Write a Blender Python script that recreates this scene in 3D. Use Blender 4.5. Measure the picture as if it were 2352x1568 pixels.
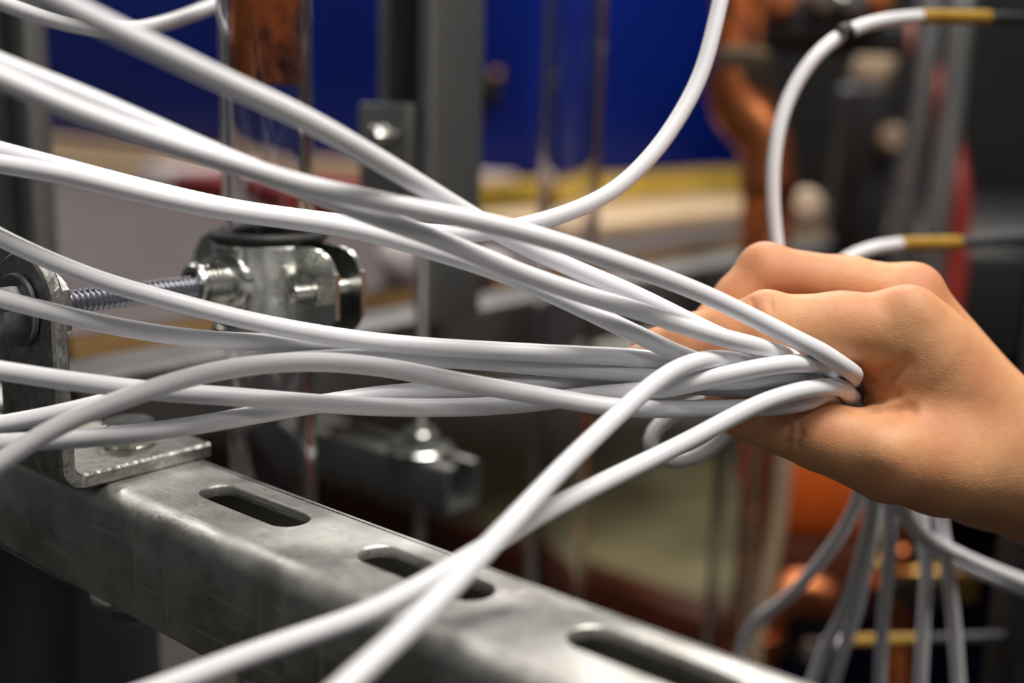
import bpy, bmesh, math, random
import numpy as np
from mathutils import Vector, Matrix

random.seed(7); np.random.seed(7)
for o in list(bpy.data.objects): bpy.data.objects.remove(o)
scene = bpy.context.scene

# ------------------------------------------------------------------ camera
LENS = 40.0
F = LENS / 36.0 * 2352.0
PITCH = math.radians(12.01); ROLL = 0.026
CP, SP = math.cos(PITCH), math.sin(PITCH)
_fw = np.array([0, CP, -SP]); _rt = np.array([1.0, 0, 0]); _up = np.array([0, SP, CP])
RT = _rt * math.cos(ROLL) + _up * math.sin(ROLL)
UP = -_rt * math.sin(ROLL) + _up * math.cos(ROLL)
FW = _fw
CAM = np.array([0.0, 0.0, 1.25])
cam_data = bpy.data.cameras.new('camera')
cam = bpy.data.objects.new('camera', cam_data)
scene.collection.objects.link(cam)
cam.matrix_world = Matrix(((RT[0], UP[0], -FW[0], CAM[0]), (RT[1], UP[1], -FW[1], CAM[1]),
                           (RT[2], UP[2], -FW[2], CAM[2]), (0, 0, 0, 1)))
cam_data.lens = LENS; cam_data.sensor_width = 36.0
cam_data.clip_start = 0.01; cam_data.clip_end = 60
cam_data.dof.use_dof = True
cam_data.dof.focus_distance = 0.308
cam_data.dof.aperture_fstop = 4.2
scene.camera = cam

# ------------------------------------------------------------------ world, lights, exposure
world = bpy.data.worlds.new('world'); scene.world = world
world.use_nodes = True
bg = world.node_tree.nodes['Background']
bg.inputs[0].default_value = (0.95, 0.97, 1.0, 1); bg.inputs[1].default_value = 0.055

def area_light(name, loc, target, sx, sy, power, col):
    d = bpy.data.lights.new(name, 'AREA'); d.shape = 'RECTANGLE'; d.size = sx; d.size_y = sy
    d.energy = power; d.color = col
    o = bpy.data.objects.new(name, d); scene.collection.objects.link(o)
    o.location = loc
    v = Vector(target) - Vector(loc)
    o.rotation_euler = v.to_track_quat('-Z', 'Y').to_euler()
    return o
# ceiling tubes of the workshop and one added front fill, 1.6 to 2 m above the bench
WARM = (1.0, 0.95, 0.88)
area_light('overhead_light_offscreen', (0.6, 0.0, 3.0), (0.6, 0.0, 0), 1.5, 0.5, 62, WARM)
area_light('overhead_light_offscreen', (0.75, -1.2, 3.0), (0.75, -1.2, 0), 1.5, 0.5, 14, WARM)  # dim front fill, added to brighten the camera-facing sides of the cables
area_light('overhead_light_offscreen', (0.35, 2.2, 3.0), (0.35, 2.2, 0), 1.5, 0.5, 62, WARM)
area_light('overhead_light_offscreen', (0.35, 3.9, 3.0), (0.35, 3.9, 0), 1.5, 0.5, 62, WARM)
area_light('overhead_light_offscreen', (-2.0, 2.6, 3.0), (-2.0, 2.6, 0), 1.5, 0.5, 62, WARM)
vs = scene.view_settings
vs.view_transform = 'Standard'; vs.look = 'None'; vs.gamma = 1.0; vs.use_curve_mapping = False
vs.exposure = -0.12

# ------------------------------------------------------------------ coordinates
def ray(px, py): return RT * ((px - 1176) / F) - UP * ((py - 784) / F) + FW
def P(px, py, d): return CAM + ray(px, py) * (d / 1000.0)          # d in mm along the view axis
AZ = math.radians(-39.93)                                            # direction of the strut rail
U = np.array([math.cos(AZ), math.sin(AZ), 0.0]); N = np.array([-math.sin(AZ), math.cos(AZ), 0.0]); Z = np.array([0, 0, 1.0])
RO = CAM + np.array([-72.8, 300.16, -113.0]) * 0.000976
def RL(s, t, h): return RO + (U * s + N * t + Z * h) / 1000.0        # rail frame, mm
def on_z(px, py, z):
    r = ray(px, py); return CAM + r * ((z - CAM[2]) / r[2])

# ------------------------------------------------------------------ materials
def lin(r, g, b):
    f = lambda c: (c / 255 / 12.92) if c / 255 <= 0.04045 else ((c / 255 + 0.055) / 1.055) ** 2.4
    return (f(r), f(g), f(b), 1.0)
def mat(name, col, rough=0.5, metal=0.0, col2=None, nscale=40.0, nfac=0.5, stretch=(1, 1, 1), bump=0.0, bscale=300.0,
        rough2=None, trans=0.0, ior=1.45, sss=0.0, coat=0.0, spec=0.5, detail=4.0):
    m = bpy.data.materials.new(name); m.use_nodes = True
    nt = m.node_tree; b = nt.nodes['Principled BSDF']
    b.inputs['Base Color'].default_value = col
    b.inputs['Roughness'].default_value = rough
    b.inputs['Metallic'].default_value = metal
    b.inputs['IOR'].default_value = ior
    b.inputs['Transmission Weight'].default_value = trans
    b.inputs['Coat Weight'].default_value = coat
    b.inputs['Specular IOR Level'].default_value = spec
    if sss:
        b.inputs['Subsurface Weight'].default_value = sss
        b.inputs['Subsurface Radius'].default_value = (1.0, 0.35, 0.18)
        b.inputs['Subsurface Scale'].default_value = 0.004
    tc = nt.nodes.new('ShaderNodeTexCoord'); mp = nt.nodes.new('ShaderNodeMapping')
    mp.inputs['Scale'].default_value = stretch
    nt.links.new(tc.outputs['Object'], mp.inputs['Vector'])
    if col2 is not None or rough2 is not None:
        n = nt.nodes.new('ShaderNodeTexNoise'); n.inputs['Scale'].default_value = nscale
        n.inputs['Detail'].default_value = detail; n.inputs['Roughness'].default_value = 0.6
        nt.links.new(mp.outputs['Vector'], n.inputs['Vector'])
        cr = nt.nodes.new('ShaderNodeMapRange')
        cr.inputs['From Min'].default_value = 0.5 - 0.25 * nfac; cr.inputs['From Max'].default_value = 0.5 + 0.25 * nfac
        nt.links.new(n.outputs['Fac'], cr.inputs['Value'])
        if col2 is not None:
            mx = nt.nodes.new('ShaderNodeMix'); mx.data_type = 'RGBA'
            mx.inputs['A'].default_value = col; mx.inputs['B'].default_value = col2
            nt.links.new(cr.outputs['Result'], mx.inputs['Factor']); nt.links.new(mx.outputs['Result'], b.inputs['Base Color'])
        if rough2 is not None:
            r = nt.nodes.new('ShaderNodeMapRange')
            r.inputs['To Min'].default_value = rough; r.inputs['To Max'].default_value = rough2
            nt.links.new(cr.outputs['Result'], r.inputs['Value']); nt.links.new(r.outputs['Result'], b.inputs['Roughness'])
    if bump:
        n2 = nt.nodes.new('ShaderNodeTexNoise'); n2.inputs['Scale'].default_value = bscale; n2.inputs['Detail'].default_value = 3
        nt.links.new(mp.outputs['Vector'], n2.inputs['Vector'])
        bp = nt.nodes.new('ShaderNodeBump'); bp.inputs['Strength'].default_value = bump; bp.inputs['Distance'].default_value = 0.0005
        nt.links.new(n2.outputs['Fac'], bp.inputs['Height']); nt.links.new(bp.outputs['Normal'], b.inputs['Normal'])
    return m

M = {}
M['cable'] = mat('white_cable', lin(232, 232, 237), 0.36, col2=lin(226, 226, 231), nscale=60, sss=0.0)
M['galv'] = mat('galvanised_steel', lin(176, 177, 176), 0.42, 1.0, col2=lin(140, 140, 140), nscale=55, nfac=0.9, rough2=0.55, bump=0.12, bscale=900)
M['rail'] = mat('rail_steel', lin(214, 214, 211), 0.38, 1.0, col2=lin(158, 156, 150), nscale=60, nfac=0.9, rough2=0.54, bump=0.25, bscale=500, detail=8)
M['zinc'] = mat('zinc_plate', lin(222, 223, 217), 0.16, 1.0, col2=lin(196, 198, 194), nscale=120, rough2=0.28)
M['grey_steel'] = mat('grey_strut_paint', lin(104, 102, 101), 0.5, 0.6, col2=lin(88, 86, 86), nscale=30)
M['zinc_dark'] = mat('dull_zinc', lin(150, 150, 150), 0.36, 1.0, col2=lin(115, 116, 120), nscale=140, rough2=0.5)
M['cast'] = mat('rough_zinc_edge', lin(196, 196, 190), 0.3, 1.0, col2=lin(130, 130, 128), nscale=220, nfac=0.8, rough2=0.5, bump=0.8, bscale=420)
M['rod'] = mat('rod_steel', lin(150, 152, 164), 0.32, 1.0)
M['rubber'] = mat('black_rubber', lin(26, 26, 27), 0.6, bump=0.1)
M['clear'] = mat('clear_acrylic', (0.94, 0.94, 0.96, 1), 0.02, trans=1.0, ior=1.35)
M['copper'] = mat('copper', lin(214, 132, 84), 0.30, 1.0, col2=lin(150, 82, 50), nscale=30, nfac=0.9, rough2=0.45)
M['copper_old'] = mat('oxidised_copper', lin(214, 116, 52), 0.42, 0.75, col2=lin(66, 34, 38), nscale=75, nfac=0.55, stretch=(1, 1, 0.7), rough2=0.6, detail=7)
M['bronze'] = mat('dull_bronze', lin(128, 112, 92), 0.45, 0.8, col2=lin(104, 90, 76), nscale=40)
M['brass'] = mat('brass', lin(206, 164, 92), 0.3, 1.0, col2=lin(160, 120, 60), nscale=40)
M['blue'] = mat('blue_paint', lin(2, 34, 132), 0.42, col2=lin(2, 28, 116), nscale=4, spec=0.4)
M['navy'] = mat('navy_paint', lin(6, 10, 52), 0.6, col2=lin(5, 8, 44), nscale=4, spec=0.2)
M['black'] = mat('black_paint', lin(20, 21, 22), 0.55, col2=lin(28, 28, 28), nscale=10)
M['darkgrey'] = mat('dark_grey_plastic', lin(62, 62, 64), 0.5, col2=lin(50, 50, 52), nscale=20)
M['film'] = mat('film_faced_board', lin(76, 66, 66), 0.6, col2=lin(66, 58, 58), nscale=25, spec=0.3)
M['ply'] = mat('plywood_edge', lin(172, 138, 90), 0.7, col2=lin(142, 110, 68), nscale=30, stretch=(1, 1, 14))
M['timber'] = mat('pale_timber', lin(206, 180, 146), 0.7, col2=lin(180, 150, 116), nscale=20, stretch=(1, 1, 8))
M['yellow'] = mat('yellow_paint', lin(214, 178, 70), 0.55, col2=lin(196, 160, 60), nscale=12)
M['amber'] = mat('amber_sleeve', lin(176, 138, 52), 0.45, col2=lin(150, 112, 40), nscale=90)
M['bench'] = mat('bench_linoleum', lin(176, 166, 128), 0.6, col2=lin(140, 134, 100), nscale=3)
M['redwood'] = mat('red_brown_wood', lin(96, 44, 24), 0.5, col2=lin(70, 30, 18), nscale=14, stretch=(1, 1, 6))
M['red'] = mat('red_card', lin(140, 16, 26), 0.5, col2=lin(120, 12, 22), nscale=12)
M['white'] = mat('white_paper', lin(226, 214, 214), 0.7, col2=lin(214, 200, 206), nscale=30)
M['beige'] = mat('beige_plastic', lin(200, 176, 150), 0.5, col2=lin(190, 166, 140), nscale=20)
M['tan'] = mat('tan_plastic', lin(150, 128, 104), 0.5, col2=lin(138, 116, 94), nscale=20)
M['orange'] = mat('orange_plastic', lin(196, 84, 18), 0.5, col2=lin(180, 76, 15), nscale=20)
M['redhose'] = mat('red_rubber', lin(140, 38, 23), 0.5, col2=lin(124, 31, 19), nscale=20)
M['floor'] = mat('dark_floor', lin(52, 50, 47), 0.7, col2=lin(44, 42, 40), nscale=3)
M['wall'] = mat('pale_wall_paint', lin(214, 212, 205), 0.8, col2=lin(206, 204, 197), nscale=3)
M['nail'] = mat('fingernail', lin(232, 188, 164), 0.28, sss=0.2)
M['cloth'] = mat('dark_sleeve', lin(34, 36, 44), 0.9, bump=0.3)

def rail_material():
    m = bpy.data.materials.new('rail_steel'); m.use_nodes = True
    nt = m.node_tree; b = nt.nodes['Principled BSDF']; b.inputs['Metallic'].default_value = 1.0
    tc = nt.nodes.new('ShaderNodeTexCoord')
    mpr = nt.nodes.new('ShaderNodeMapping'); mpr.inputs['Rotation'].default_value = (0, 0, -AZ_RAIL)
    nt.links.new(tc.outputs['Object'], mpr.inputs['Vector'])
    def noise(scale, detail, stretch=None, rough=0.6):
        n = nt.nodes.new('ShaderNodeTexNoise'); n.inputs['Scale'].default_value = scale; n.inputs['Detail'].default_value = detail; n.inputs['Roughness'].default_value = rough
        src = mpr.outputs['Vector']
        if stretch:
            q = nt.nodes.new('ShaderNodeMapping'); q.inputs['Scale'].default_value = stretch[0]; q.inputs['Rotation'].default_value = stretch[1]
            nt.links.new(src, q.inputs['Vector']); src = q.outputs['Vector']
        nt.links.new(src, n.inputs['Vector']); return n.outputs['Fac']
    def rng(fac, a, c, lo=0.0, hi=1.0):
        r = nt.nodes.new('ShaderNodeMapRange'); r.inputs['From Min'].default_value = a; r.inputs['From Max'].default_value = c
        r.inputs['To Min'].default_value = lo; r.inputs['To Max'].default_value = hi; nt.links.new(fac, r.inputs['Value']); return r.outputs['Result']
    def mix(f, a, c):
        x = nt.nodes.new('ShaderNodeMix'); x.data_type = 'RGBA'; nt.links.new(f, x.inputs['Factor'])
        if isinstance(a, tuple): x.inputs['A'].default_value = a
        else: nt.links.new(a, x.inputs['A'])
        x.inputs['B'].default_value = c; return x.outputs['Result']
    c = mix(rng(noise(55, 8), 0.36, 0.66), lin(222, 222, 219), lin(182, 180, 175))
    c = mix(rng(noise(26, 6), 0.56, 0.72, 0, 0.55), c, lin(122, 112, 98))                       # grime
    c = mix(rng(noise(420, 3), 0.66, 0.74, 0, 0.5), c, lin(96, 88, 78))                        # specks
    scr = rng(noise(300, 2, ((0.06, 1, 1), (0.3, 0.5, 0.9))), 0.63, 0.68)
    scr2 = rng(noise(260, 2, ((1, 1, 0.05), (0.25, 0.15, 0.2))), 0.64, 0.69)
    mxm = nt.nodes.new('ShaderNodeMath'); mxm.operation = 'MAXIMUM'; nt.links.new(scr, mxm.inputs[0]); nt.links.new(scr2, mxm.inputs[1])
    hf = nt.nodes.new('ShaderNodeMath'); hf.operation = 'MULTIPLY'; hf.inputs[1].default_value = 0.6; nt.links.new(mxm.outputs[0], hf.inputs[0])
    c = mix(hf.outputs[0], c, lin(232, 230, 224))
    nt.links.new(c, b.inputs['Base Color'])
    nt.links.new(rng(noise(70, 6), 0.35, 0.7, 0.40, 0.60), b.inputs['Roughness'])
    ad = nt.nodes.new('ShaderNodeMath'); ad.operation = 'MULTIPLY_ADD'; ad.inputs[1].default_value = -0.4
    nt.links.new(mxm.outputs[0], ad.inputs[0]); nt.links.new(noise(620, 4), ad.inputs[2])
    bp = nt.nodes.new('ShaderNodeBump'); bp.inputs['Strength'].default_value = 0.3; bp.inputs['Distance'].default_value = 0.0004
    nt.links.new(ad.outputs[0], bp.inputs['Height']); nt.links.new(bp.outputs['Normal'], b.inputs['Normal'])
    return m
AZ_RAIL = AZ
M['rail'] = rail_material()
def skin_material():
    m = bpy.data.materials.new('skin'); m.use_nodes = True
    nt = m.node_tree; b = nt.nodes['Principled BSDF']
    tc = nt.nodes.new('ShaderNodeTexCoord')
    n1 = nt.nodes.new('ShaderNodeTexNoise'); n1.inputs['Scale'].default_value = 45; n1.inputs['Detail'].default_value = 3
    nt.links.new(tc.outputs['Object'], n1.inputs['Vector'])
    r1 = nt.nodes.new('ShaderNodeMapRange'); r1.inputs['From Min'].default_value = 0.38; r1.inputs['From Max'].default_value = 0.66
    nt.links.new(n1.outputs['Fac'], r1.inputs['Value'])
    mx = nt.nodes.new('ShaderNodeMix'); mx.data_type = 'RGBA'
    mx.inputs['A'].default_value = lin(214, 161, 116); mx.inputs['B'].default_value = lin(203, 139, 100)
    nt.links.new(r1.outputs['Result'], mx.inputs['Factor'])
    n2 = nt.nodes.new('ShaderNodeTexNoise'); n2.inputs['Scale'].default_value = 420; n2.inputs['Detail'].default_value = 4
    nt.links.new(tc.outputs['Object'], n2.inputs['Vector'])
    r2 = nt.nodes.new('ShaderNodeMapRange'); r2.inputs['From Min'].default_value = 0.3; r2.inputs['From Max'].default_value = 0.75
    r2.inputs['To Max'].default_value = 0.28
    nt.links.new(n2.outputs['Fac'], r2.inputs['Value'])
    mx2 = nt.nodes.new('ShaderNodeMix'); mx2.data_type = 'RGBA'; mx2.inputs['B'].default_value = lin(196, 128, 92)
    nt.links.new(mx.outputs['Result'], mx2.inputs['A']); nt.links.new(r2.outputs['Result'], mx2.inputs['Factor'])
    nt.links.new(mx2.outputs['Result'], b.inputs['Base Color'])
    b.inputs['Roughness'].default_value = 0.55
    b.inputs['Specular IOR Level'].default_value = 0.35
    b.inputs['Subsurface Weight'].default_value = 0.25
    b.inputs['Subsurface Radius'].default_value = (1.0, 0.36, 0.2)
    b.inputs['Subsurface Scale'].default_value = 0.0035
    v = nt.nodes.new('ShaderNodeTexVoronoi'); v.inputs['Scale'].default_value = 1500
    mp = nt.nodes.new('ShaderNodeMapping'); mp.inputs['Scale'].default_value = (0.7, 1, 1.1)
    nt.links.new(tc.outputs['Object'], mp.inputs['Vector']); nt.links.new(mp.outputs['Vector'], v.inputs['Vector'])
    n3 = nt.nodes.new('ShaderNodeTexNoise'); n3.inputs['Scale'].default_value = 260; n3.inputs['Detail'].default_value = 5
    nt.links.new(tc.outputs['Object'], n3.inputs['Vector'])
    ad = nt.nodes.new('ShaderNodeMath'); ad.operation = 'MULTIPLY_ADD'; ad.inputs[1].default_value = 0.25
    nt.links.new(v.outputs['Distance'], ad.inputs[0]); nt.links.new(n3.outputs['Fac'], ad.inputs[2])
    bp = nt.nodes.new('ShaderNodeBump'); bp.inputs['Strength'].default_value = 0.35; bp.inputs['Distance'].default_value = 0.0005
    nt.links.new(ad.outputs[0], bp.inputs['Height']); nt.links.new(bp.outputs['Normal'], b.inputs['Normal'])
    return m
M['skin'] = skin_material()

# ------------------------------------------------------------------ mesh helpers (all vertices given in world metres)
COL = scene.collection
def mk(name, verts, faces, m, parent=None, smooth=True, angle=35):
    V = np.array([tuple(v) for v in verts], float)
    lo, hi = V.min(0), V.max(0); c = np.array([(lo[0] + hi[0]) / 2, (lo[1] + hi[1]) / 2, lo[2]])
    me = bpy.data.meshes.new(name)
    me.from_pydata((V - c).tolist(), [], [tuple(int(i) for i in f) for f in faces])
    bm = bmesh.new(); bm.from_mesh(me); bmesh.ops.recalc_face_normals(bm, faces=bm.faces); bm.to_mesh(me); bm.free()
    me.materials.append(m)
    if smooth:
        me.shade_smooth(); me.set_sharp_from_angle(angle=math.radians(angle))
    o = bpy.data.objects.new(name, me); COL.objects.link(o)
    o.location = c
    if parent is not None:
        o.parent = parent; o.location = Vector(c) - world_loc(parent)
    return o
def world_loc(o):
    v = Vector((0, 0, 0))
    while o is not None: v += o.location; o = o.parent
    return v
def thing(name, loc, label, cat, group=None):
    o = bpy.data.objects.new(name, None); COL.objects.link(o); o.location = Vector(tuple(loc)); o.empty_display_size = 0.02
    return tag(o, label, cat, group)
def tag(o, label, cat, group=None):
    o['label'] = label; o['category'] = cat
    if group: o['group'] = group
    return o
def struct(o, label=None):
    o['kind'] = 'structure'
    if label: o['label'] = label
    return o

def box_g(c, ax, ay, az, bev=0.0):
    """box with centre c and half-vectors ax, ay, az; bevelled along all edges when bev > 0 (metres)"""
    bm = bmesh.new()
    vs = [bm.verts.new(Vector(tuple(np.array(c) + sx * np.array(ax) + sy * np.array(ay) + sz * np.array(az))))
          for sx in (-1, 1) for sy in (-1, 1) for sz in (-1, 1)]
    for f in ((0, 1, 3, 2), (4, 6, 7, 5), (0, 4, 5, 1), (2, 3, 7, 6), (0, 2, 6, 4), (1, 5, 7, 3)): bm.faces.new([vs[i] for i in f])
    if bev > 0: bmesh.ops.bevel(bm, geom=list(bm.edges) + list(bm.verts), offset=bev, segments=2, affect='EDGES', profile=0.5)
    bm.verts.index_update()
    V = [tuple(v.co) for v in bm.verts]; Fc = [[v.index for v in f.verts] for f in bm.faces]; bm.free()
    return V, Fc
def box(name, c, ax, ay, az, m, parent=None, bev=0.001):
    V, Fc = box_g(c, ax, ay, az, bev); return mk(name, V, Fc, m, parent)
def zbox(name, p0, s_len, t_len, z0, z1, m, parent=None, bev=0.002, u=U, n=N):
    """box from base corner p0 along u and n (metres), z0..z1 absolute"""
    p0 = np.array(p0); c = p0 + u * s_len / 2 + n * t_len / 2; c = np.array([c[0], c[1], (z0 + z1) / 2])
    return box(name, c, u * s_len / 2, n * t_len / 2, Z * (z1 - z0) / 2, m, parent, bev)

def frame(d):
    d = np.array(d, float); d /= np.linalg.norm(d)
    a = np.array([0, 0, 1.0]) if abs(d[2]) < 0.9 else np.array([1.0, 0, 0])
    x = np.cross(a, d); x /= np.linalg.norm(x); y = np.cross(d, x); return x, y, d
def lathe_g(base, axis, prof, seg=28, close=True, hexmask=None):
    """prof: list of (distance along axis, radius) in metres"""
    x, y, d = frame(axis); V = []; Fc = []; base = np.array(base)
    for (h, r) in prof:
        for k in range(seg):
            a = 2 * math.pi * k / seg; V.append(base + d * h + (x * math.cos(a) + y * math.sin(a)) * r)
    for i in range(len(prof) - 1):
        for k in range(seg):
            k2 = (k + 1) % seg; Fc.append((i * seg + k, i * seg + k2, (i + 1) * seg + k2, (i + 1) * seg + k))
    if close:
        Fc.append(tuple(range(seg - 1, -1, -1))); Fc.append(tuple((len(prof) - 1) * seg + k for k in range(seg)))
    return V, Fc
def lathe(name, base, axis, prof, m, parent=None, seg=28, close=True, angle=35):
    V, Fc = lathe_g(base, axis, prof, seg, close); return mk(name, V, Fc, m, parent, angle=angle)
def ring_g(base, axis, r_in, r_out, h, seg=40, bev=0.0003):
    b = bev
    prof = [(0, r_in + b), (0, r_out - b), (b, r_out), (h - b, r_out), (h, r_out - b), (h, r_in + b), (h - b, r_in), (b, r_in)]
    V, Fc = lathe_g(base, axis, prof, seg, close=False); n = len(prof)
    for k in range(seg):
        k2 = (k + 1) % seg; Fc.append(((n - 1) * seg + k, (n - 1) * seg + k2, k2, k))
    return V, Fc
def ring(name, base, axis, r_in, r_out, h, m, parent=None, seg=40, bev=0.0003):
    V, Fc = ring_g(base, axis, r_in, r_out, h, seg, bev); return mk(name, V, Fc, m, parent)
def thread_g(base, axis, length, r, pitch, depth, seg=24, per=6):
    x, y, d = frame(axis); base = np.array(base); rows = max(2, int(length / pitch * per)); V = []; Fc = []
    for i in range(rows + 1):
        h = length * i / rows
        for k in range(seg):
            ph = (h / pitch - k / seg) % 1.0; tri = 1 - abs(2 * ph - 1); rr = r - depth * (1 - tri)
            a = 2 * math.pi * k / seg; V.append(base + d * h + (x * math.cos(a) + y * math.sin(a)) * rr)
    for i in range(rows):
        for k in range(seg):
            k2 = (k + 1) % seg; Fc.append((i * seg + k, i * seg + k2, (i + 1) * seg + k2, (i + 1) * seg + k))
    Fc.append(tuple(range(seg - 1, -1, -1))); Fc.append(tuple(rows * seg + k for k in range(seg)))
    return V, Fc
def hex_g(base, axis, flat_r, h, chamfer=0.12, rot=0.0, up=None):
    """hexagonal prism with the turned chamfer of a bolt head"""
    x, y, d = frame(axis); base = np.array(base); seg = 36; V = []; Fc = []; R = flat_r / math.cos(math.pi / 6)
    def hr(a):
        a = (a - rot) % (math.pi / 3) - math.pi / 6; return flat_r / math.cos(a)
    rows = []
    for (hh, lim) in ((0, 9), (h * 0.72, 9), (h * 0.80, R * 0.985), (h * 0.90, R * 0.945), (h, flat_r * 0.95)):
        rows.append([base + d * hh + (x * math.cos(2 * math.pi * k / seg) + y * math.sin(2 * math.pi * k / seg)) * min(hr(2 * math.pi * k / seg), lim) for k in range(seg)])
    for rw in rows: V += rw
    for i in range(len(rows) - 1):
        for k in range(seg):
            k2 = (k + 1) % seg; Fc.append((i * seg + k, i * seg + k2, (i + 1) * seg + k2, (i + 1) * seg + k))
    Fc.append(tuple(range(seg - 1, -1, -1))); Fc.append(tuple((len(rows) - 1) * seg + k for k in range(seg)))
    return V, Fc
def catmull(pts, step=0.004):
    pts = [np.array(p, float) for p in pts]
    pts = [2 * pts[0] - pts[1]] + pts + [2 * pts[-1] - pts[-2]]
    out = []
    for i in range(1, len(pts) - 2):
        p0, p1, p2, p3 = pts[i - 1:i + 3]
        t0 = 0; t1 = t0 + max(1e-6, np.linalg.norm(p1 - p0)) ** 0.5; t2 = t1 + max(1e-6, np.linalg.norm(p2 - p1)) ** 0.5; t3 = t2 + max(1e-6, np.linalg.norm(p3 - p2)) ** 0.5
        nn = max(2, int(np.linalg.norm(p2 - p1) / step))
        for k in range(nn):
            t = t1 + (t2 - t1) * k / nn
            A1 = (t1 - t) / (t1 - t0) * p0 + (t - t0) / (t1 - t0) * p1; A2 = (t2 - t) / (t2 - t1) * p1 + (t - t1) / (t2 - t1) * p2
            A3 = (t3 - t) / (t3 - t2) * p2 + (t - t2) / (t3 - t2) * p3
            B1 = (t2 - t) / (t2 - t0) * A1 + (t - t0) / (t2 - t0) * A2; B2 = (t3 - t) / (t3 - t1) * A2 + (t - t1) / (t3 - t1) * A3
            out.append((t2 - t) / (t2 - t1) * B1 + (t - t1) / (t2 - t1) * B2)
    out.append(pts[-2]); C = np.array(out)
    for _ in range(3):                                              # light fairing
        C[1:-1] = 0.25 * C[:-2] + 0.5 * C[1:-1] + 0.25 * C[2:]
    return C
def sweep_g(C, r, seg=16, radii=None):
    T = np.gradient(C, axis=0); T /= np.linalg.norm(T, axis=1)[:, None]
    x, y, _ = frame(T[0]); V = []; Fc = []
    for i in range(len(C)):
        x = x - T[i] * (x @ T[i]); x /= np.linalg.norm(x); y = np.cross(T[i], x); rr = r if radii is None else radii[i]
        for k in range(seg):
            a = 2 * math.pi * k / seg; V.append(C[i] + (x * math.cos(a) + y * math.sin(a)) * rr)
    for i in range(len(C) - 1):
        for k in range(seg):
            k2 = (k + 1) % seg; Fc.append((i * seg + k, i * seg + k2, (i + 1) * seg + k2, (i + 1) * seg + k))
    Fc.append(tuple(range(seg - 1, -1, -1))); Fc.append(tuple((len(C) - 1) * seg + k for k in range(seg)))
    return V, Fc
def hose(name, pix, r, m, parent=None, seg=16, step=0.004):
    C = catmull([P(*q) if len(q) == 3 else q for q in pix], step); V, Fc = sweep_g(C, r, seg)
    return mk(name, V, Fc, m, parent, angle=60)
def merge(*gs):
    V = []; Fc = []
    for v, f in gs:
        n = len(V); V += list(v); Fc += [tuple(i + n for i in q) for q in f]
    return V, Fc
def channel(name, c0, along, length, side, up, w, h, th, lip, m, parent=None):
    """lipped C-channel: open on the 'up' side. c0 = centre of the closed face at the start; units metres"""
    c0 = np.array(c0); side = np.array(side); up = np.array(up); along = np.array(along)
    b = th * 1.2
    def arc(cx, cy, r, a0, a1, k=4): return [(cx + r * math.cos(math.radians(a0 + (a1 - a0) * i / k)), cy + r * math.sin(math.radians(a0 + (a1 - a0) * i / k))) for i in range(k + 1)]
    W = w / 2
    outer = [(-W + lip, h)] + arc(-W + b, h - b, b, 90, 180) + arc(-W + b, b, b, 180, 270) + arc(W - b, b, b, 270, 360) + arc(W - b, h - b, b, 0, 90) + [(W - lip, h)]
    bi = max(b - th, 0.0002); Wi = W - th
    inner = [(W - lip, h - th)] + arc(Wi - bi, h - th - bi, bi, 90, 0) + arc(Wi - bi, th + bi, bi, 360, 270) + arc(-Wi + bi, th + bi, bi, 270, 180) + arc(-Wi + bi, h - th - bi, bi, 180, 90) + [(-W + lip, h - th)]
    loop = outer + inner; n = len(loop); V = []; Fc = []
    for s in (0, length):
        for (a, q) in loop: V.append(c0 + along * s + side * a + up * q)
    for k in range(n):
        k2 = (k + 1) % n; Fc.append((k, k2, n + k2, n + k))
    mm = len(outer)
    for i in range(mm - 1):
        for base in (0, n): Fc.append((base + i, base + i + 1, base + n - 2 - i, base + n - 1 - i))
    return mk(name, V, Fc, m, parent)

FLOOR_Z = 0.0

# ------------------------------------------------------------------ the setting
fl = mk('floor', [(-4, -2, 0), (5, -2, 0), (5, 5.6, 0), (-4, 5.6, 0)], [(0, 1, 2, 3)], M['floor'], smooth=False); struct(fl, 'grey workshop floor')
wb = box('wall_back', (0.5, 5.65, 1.55), (4.5, 0, 0), (0, 0.05, 0), (0, 0, 1.55), M['wall'], None, 0); struct(wb, 'pale workshop wall')
ce_ = box('ceiling', (0.5, 1.8, 3.15), (4.5, 0, 0), (0, 3.85, 0), (0, 0, 0.05), M['wall'], None, 0); struct(ce_, 'pale workshop ceiling')

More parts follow.
